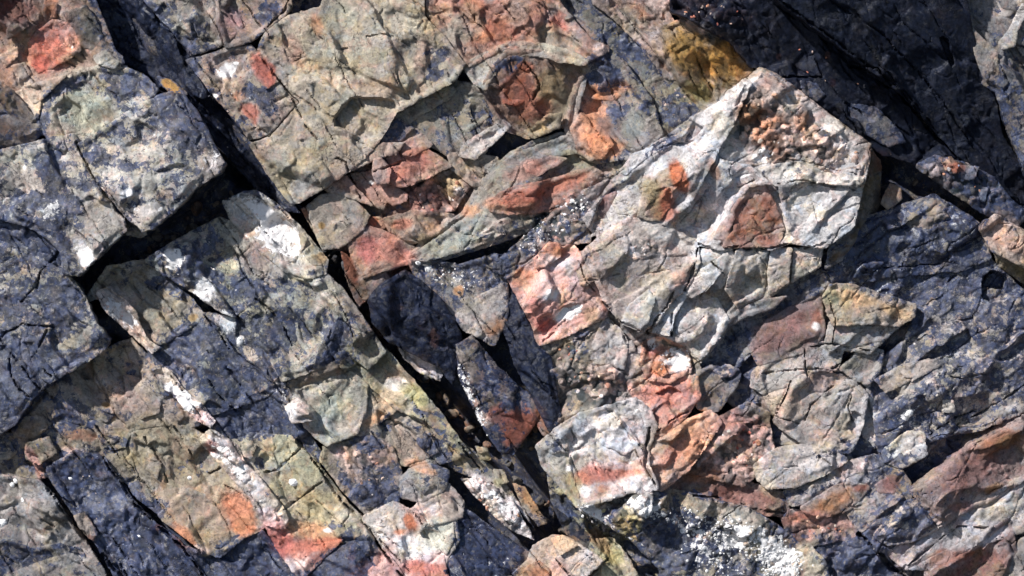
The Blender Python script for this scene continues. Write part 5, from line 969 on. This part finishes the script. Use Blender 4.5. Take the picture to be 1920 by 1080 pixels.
PALE = [(225,205,195), (205,170,150), (190,140,112), (215,190,165), (170,120,98)]
DUSK = [(120,110,110), (150,130,122), (95,90,96), (175,150,140)]
REDS = [(190,105,82), (205,130,95), (170,85,70), (215,165,145)]
WHITES = [(236,228,222), (220,205,200), (228,190,175)]
for par, kind, spots, n, smin, smax, colours in [
    ('e0b', 'nodule', (1450,235,75,48,35), 14, 4, 9, PALE), ('e0b', 'nodule', (1560,290,50,30,30), 8, 4, 8, PALE),
    ('g5', 'nodule', (822,365,48,32,0), 16, 4, 8, PALE + REDS), ('k3', 'nodule', (1375,835,55,42,0), 26, 4, 9, PALE + REDS), ('d1e', 'nodule', (1335,30,58,22,10), 16, 3, 6, REDS + DUSK),
    ('j0', 'nodule', (1120,720,70,26,0), 22, 4, 8, DUSK + PALE), ('j0', 'nodule', (1060,665,26,26,0), 10, 4, 8, REDS + DUSK), ('f2', 'nodule', (1030,425,70,26,-38), 24, 4, 8, DUSK + WHITES),
    ('e2', 'nodule', (1190,470,34,12,10), 14, 2.5, 5, WHITES), ('t8', 'nodule', (935,950,60,18,40), 16, 4, 8, WHITES + PALE), ('v3', 'nodule', (455,892,70,12,50), 16, 3, 7, WHITES),
    ('v2', 'nodule', (345,745,50,10,46), 10, 3, 6, WHITES), ('v1', 'nodule', (225,595,44,10,46), 10, 3, 6, WHITES), ('t2', 'nodule', (690,890,40,44,0), 16, 3, 7, DUSK + PALE),
    ('n1', 'nodule', (1300,985,60,26,22), 16, 4, 8, DUSK + WHITES), ('i4', 'nodule', (860,530,40,20,20), 10, 3, 7, DUSK + WHITES), ('m1', 'nodule', (1120,975,40,22,45), 12, 4, 9, WHITES + [(200,180,120)]),
    ('p9', 'chip', (1730,740,60,40,0), 12, 4, 8, [(170,160,150), (185,178,175)]), ('d1a', 'chip', (1560,140,80,30,35), 10, 3, 5, REDS + DUSK), ('c12', 'nodule', (1270,195,34,26,20), 10, 4, 8, DUSK + PALE),
    ('j4', 'crystal', (1245,675,30,22,0), 12, 4, 8, WHITES + [(220,130,80)]), ('d3', 'chip', (1800,335,50,20,30), 8, 4, 8, [(120,126,150), (190,125,95), (150,140,140)]), ('p23', 'nodule', (1540,985,44,16,5), 10, 4, 7, REDS + PALE),
    ('b4', 'chip', (200,930,60,50,40), 10, 3, 5, DUSK + WHITES), ('l0b', 'nodule', (130,80,14,16,0), 7, 3, 6, PALE + REDS), ('s1b', 'chip', (400,520,50,30,30), 6, 3, 5, WHITES), ('c3', 'chip', (430,170,40,50,-20), 8, 3, 5, WHITES + REDS),
]:
    x0, y0, rx, ry, ang = spots
    ang = math.radians(ang)
    datas = [lump_data(RNG.randint(6), c, .12, .1) for c in colours]
    for q in range(n):
        for _ in range(6):
            r = math.sqrt(RNG.rand()); t = RNG.rand() * 2 * math.pi
            u, v = rx * r * math.cos(t), ry * r * math.sin(t)
            x = x0 + u * math.cos(ang) - v * math.sin(ang); y = y0 + u * math.sin(ang) + v * math.cos(ang)
            h = face_height(x, y)
            if h > -60: break
        s = .8 * (smin + (smax - smin) * RNG.rand() ** 1.8) / 1000.0
        o = bpy.data.objects.new(kind, datas[q % len(datas)]); COL.objects.link(o)
        place(o, x, y, h - .3 * s * 1000, RNG.rand() * 6.28, s, par, ((RNG.rand() - .5) * .7, (RNG.rand() - .5) * .7))

# ------------------------------------------------------------------ rubble lodged in the deep joints
def bed_height(x, y):
    x0, y0, st, h = BEDH[0]
    return float(h[int(round((y - y0) / st)), int(round((x - x0) / st))])
RUB = [lump_data(k, c, .45, .08) for k, c in enumerate(((112,100,88), (90,84,80), (134,112,92), (120,88,70), (80,80,84)))]
for path, n in (("200,40 250,130 330,185 410,275 480,345 560,400 625,490 690,590 770,700 870,800 960,890 1050,1005", 110), ("425,345 330,440 250,470 180,525", 26), ("1000,650 1020,760 990,830", 14), ("1650,320 1640,390 1590,470", 16), ("1680,320 1800,370 1900,430", 14)):
    pp = pts(path)
    for q in range(n):
        i = RNG.randint(len(pp) - 1); t = RNG.rand()
        x = pp[i][0] + (pp[i + 1][0] - pp[i][0]) * t + RNG.randn() * 9; y = pp[i][1] + (pp[i + 1][1] - pp[i][1]) * t + RNG.randn() * 9
        if face_height(x, y) > -60: continue
        s = 5 + 13 * RNG.rand() ** 1.7
        o = bpy.data.objects.new('rubble_stone', RUB[q % len(RUB)]); COL.objects.link(o)
        place(o, x, y, bed_height(x, y) + .4 * s + 22 * RNG.rand() ** 2, RNG.rand() * 6.28, s / 1000.0, 'bed', ((RNG.rand() - .5) * 2, (RNG.rand() - .5) * 2))

# ------------------------------------------------------------------ barnacle crusts: uncountable, one part for each rock
def barnacles(par, spots):
    vs, fs = [], []
    for (x0, y0, rx, ry, ang, n, smin, smax) in spots:
        a = math.radians(ang)
        for _ in range(n):
            r = math.sqrt(RNG.rand()); t = RNG.rand() * 6.283
            u, v = rx * r * math.cos(t), ry * r * math.sin(t)
            x = x0 + u * math.cos(a) - v * math.sin(a); y = y0 + u * math.sin(a) + v * math.cos(a)
            h = face_height(x, y)
            if h < -60: continue
            s = .72 * (smin + (smax - smin) * RNG.rand() ** 2.5)
            h -= .15 * s
            k0 = len(vs); tx, ty = (RNG.rand(2) - .5) * .8
            m = 7
            for ring, (rr, hh) in enumerate(((1, -.4), (.8, .45), (.42, .85), (.3, .45))):
                for q in range(m):
                    th = 6.283 * q / m + .2 * ring
                    jr = rr * (1 + .5 * (RNG.rand() - .5))
                    vs.append((x + s * jr * math.cos(th) + s * hh * tx, y + s * jr * math.sin(th) + s * hh * ty, h + s * hh))
            for ring in range(3):
                for q in range(m):
                    fs.append((k0 + ring * m + q, k0 + (ring + 1) * m + q, k0 + (ring + 1) * m + (q + 1) % m, k0 + ring * m + (q + 1) % m))
    A = np.array(vs); v = world_of(A[:, 0], A[:, 1], A[:, 2])
    me = bpy.data.meshes.new('barnacles'); me.from_pydata((v - LOCS[par]).tolist(), [], fs); me.update()
    me.materials.append(SHELL)
    o = bpy.data.objects.new('barnacles', me); COL.objects.link(o); o.parent = OBJ[par]; o['kind'] = 'stuff'
barnacles('n1', [(1400,1010,100,34,22,150,2,5), (1465,1060,40,26,10,120,2.5,5), (1310,985,70,26,22,60,2,4.5), (1210,955,34,14,20,26,2.5,5), (1330,1050,60,26,20,40,2,5)])
barnacles('f2', [(1040,415,80,26,-38,60,1.6,3.4)])
barnacles('i4', [(850,520,50,22,15,40,1.6,3.6)])
barnacles('i3', [(875,715,10,34,-20,26,1.6,3.4), (905,790,6,34,-25,20,1.8,3.6)])
barnacles('m1', [(1110,965,34,16,40,26,2,5)])
barnacles('s1a', [(510,430,55,18,48,36,1.4,3)])

# ------------------------------------------------------------------ limpets
def limpet_mesh():
    vs, fs = [], []; m = 18
    for rr, hh in ((1.0, 0), (.88, .18), (.64, .36), (.36, .50), (.14, .56)):
        for q in range(m):
            t = 6.283 * q / m; k = rr * (1 + .06 * (q % 2))
            vs.append((k * math.cos(t), .84 * k * math.sin(t), hh))
    vs.append((0.03, 0, .57))
    for ring in range(4):
        for q in range(m):
            fs.append((ring * m + q, ring * m + (q + 1) % m, (ring + 1) * m + (q + 1) % m, (ring + 1) * m + q))
    for q in range(m): fs.append((4 * m + q, 4 * m + (q + 1) % m, 5 * m))
    me = bpy.data.meshes.new('limpet'); me.from_pydata(vs, [], fs); me.update(); me.materials.append(SHELL)
    return me
LM = limpet_mesh()
for x, y, s, lab in [
    (550, 905, 9.5, "largest grey limpet in the middle of the yellowish slab"),
    (521, 881, 5.5, "small limpet on the crack of the yellowish slab, lower left of a close pair"),
    (533, 870, 7.0, "limpet on the crack of the yellowish slab, upper right of a close pair"),
    (20, 909, 6.5, "white limpet at the left edge, lower of a touching pair on the grey slab"),
    (28, 902, 5.5, "white limpet at the left edge, upper of a touching pair on the grey slab"),
    (43, 938, 5.5, "ring-shaped pale limpet on the smooth grey slab in the lower left"),
    (4, 980, 9.0, "pale limpet cut by the left edge of the picture"),
    (448, 640, 8.5, "white limpet beside the pale lichen streak in the left beds"),
    (784, 492, 6.0, "small round limpet on the left tip of the lichened middle block"),
    (803, 502, 9.0, "oblong limpet on the left of the lichened middle block"),
    (128, 898, 5.5, "small pale limpet on the upper part of the long blue-black slab"),
    (260, 1006, 5.0, "white limpet low on the long blue-black slab"),
    (353, 898, 4.5, "tiny dark-ringed limpet on the tan layered slab"),
    (1704, 774, 9.0, "round white limpet on the flecked blue-black slab at the right"),
    (1316, 1026, 7.5, "bright white limpet on the barnacle-covered slab"),
    (1280, 996, 7.0, "white limpet at the upper left of the barnacle-covered slab"),
]:
    o = bpy.data.objects.new('limpet', LM); COL.objects.link(o)
    place(o, x, y, face_height(x, y) - .5, RNG.rand() * 6.28, s / 1000.0, None, ((RNG.rand() - .5) * .3, (RNG.rand() - .5) * .3))
    o['label'] = lab; o['category'] = 'limpet'; o['group'] = 'limpets on the rocks'
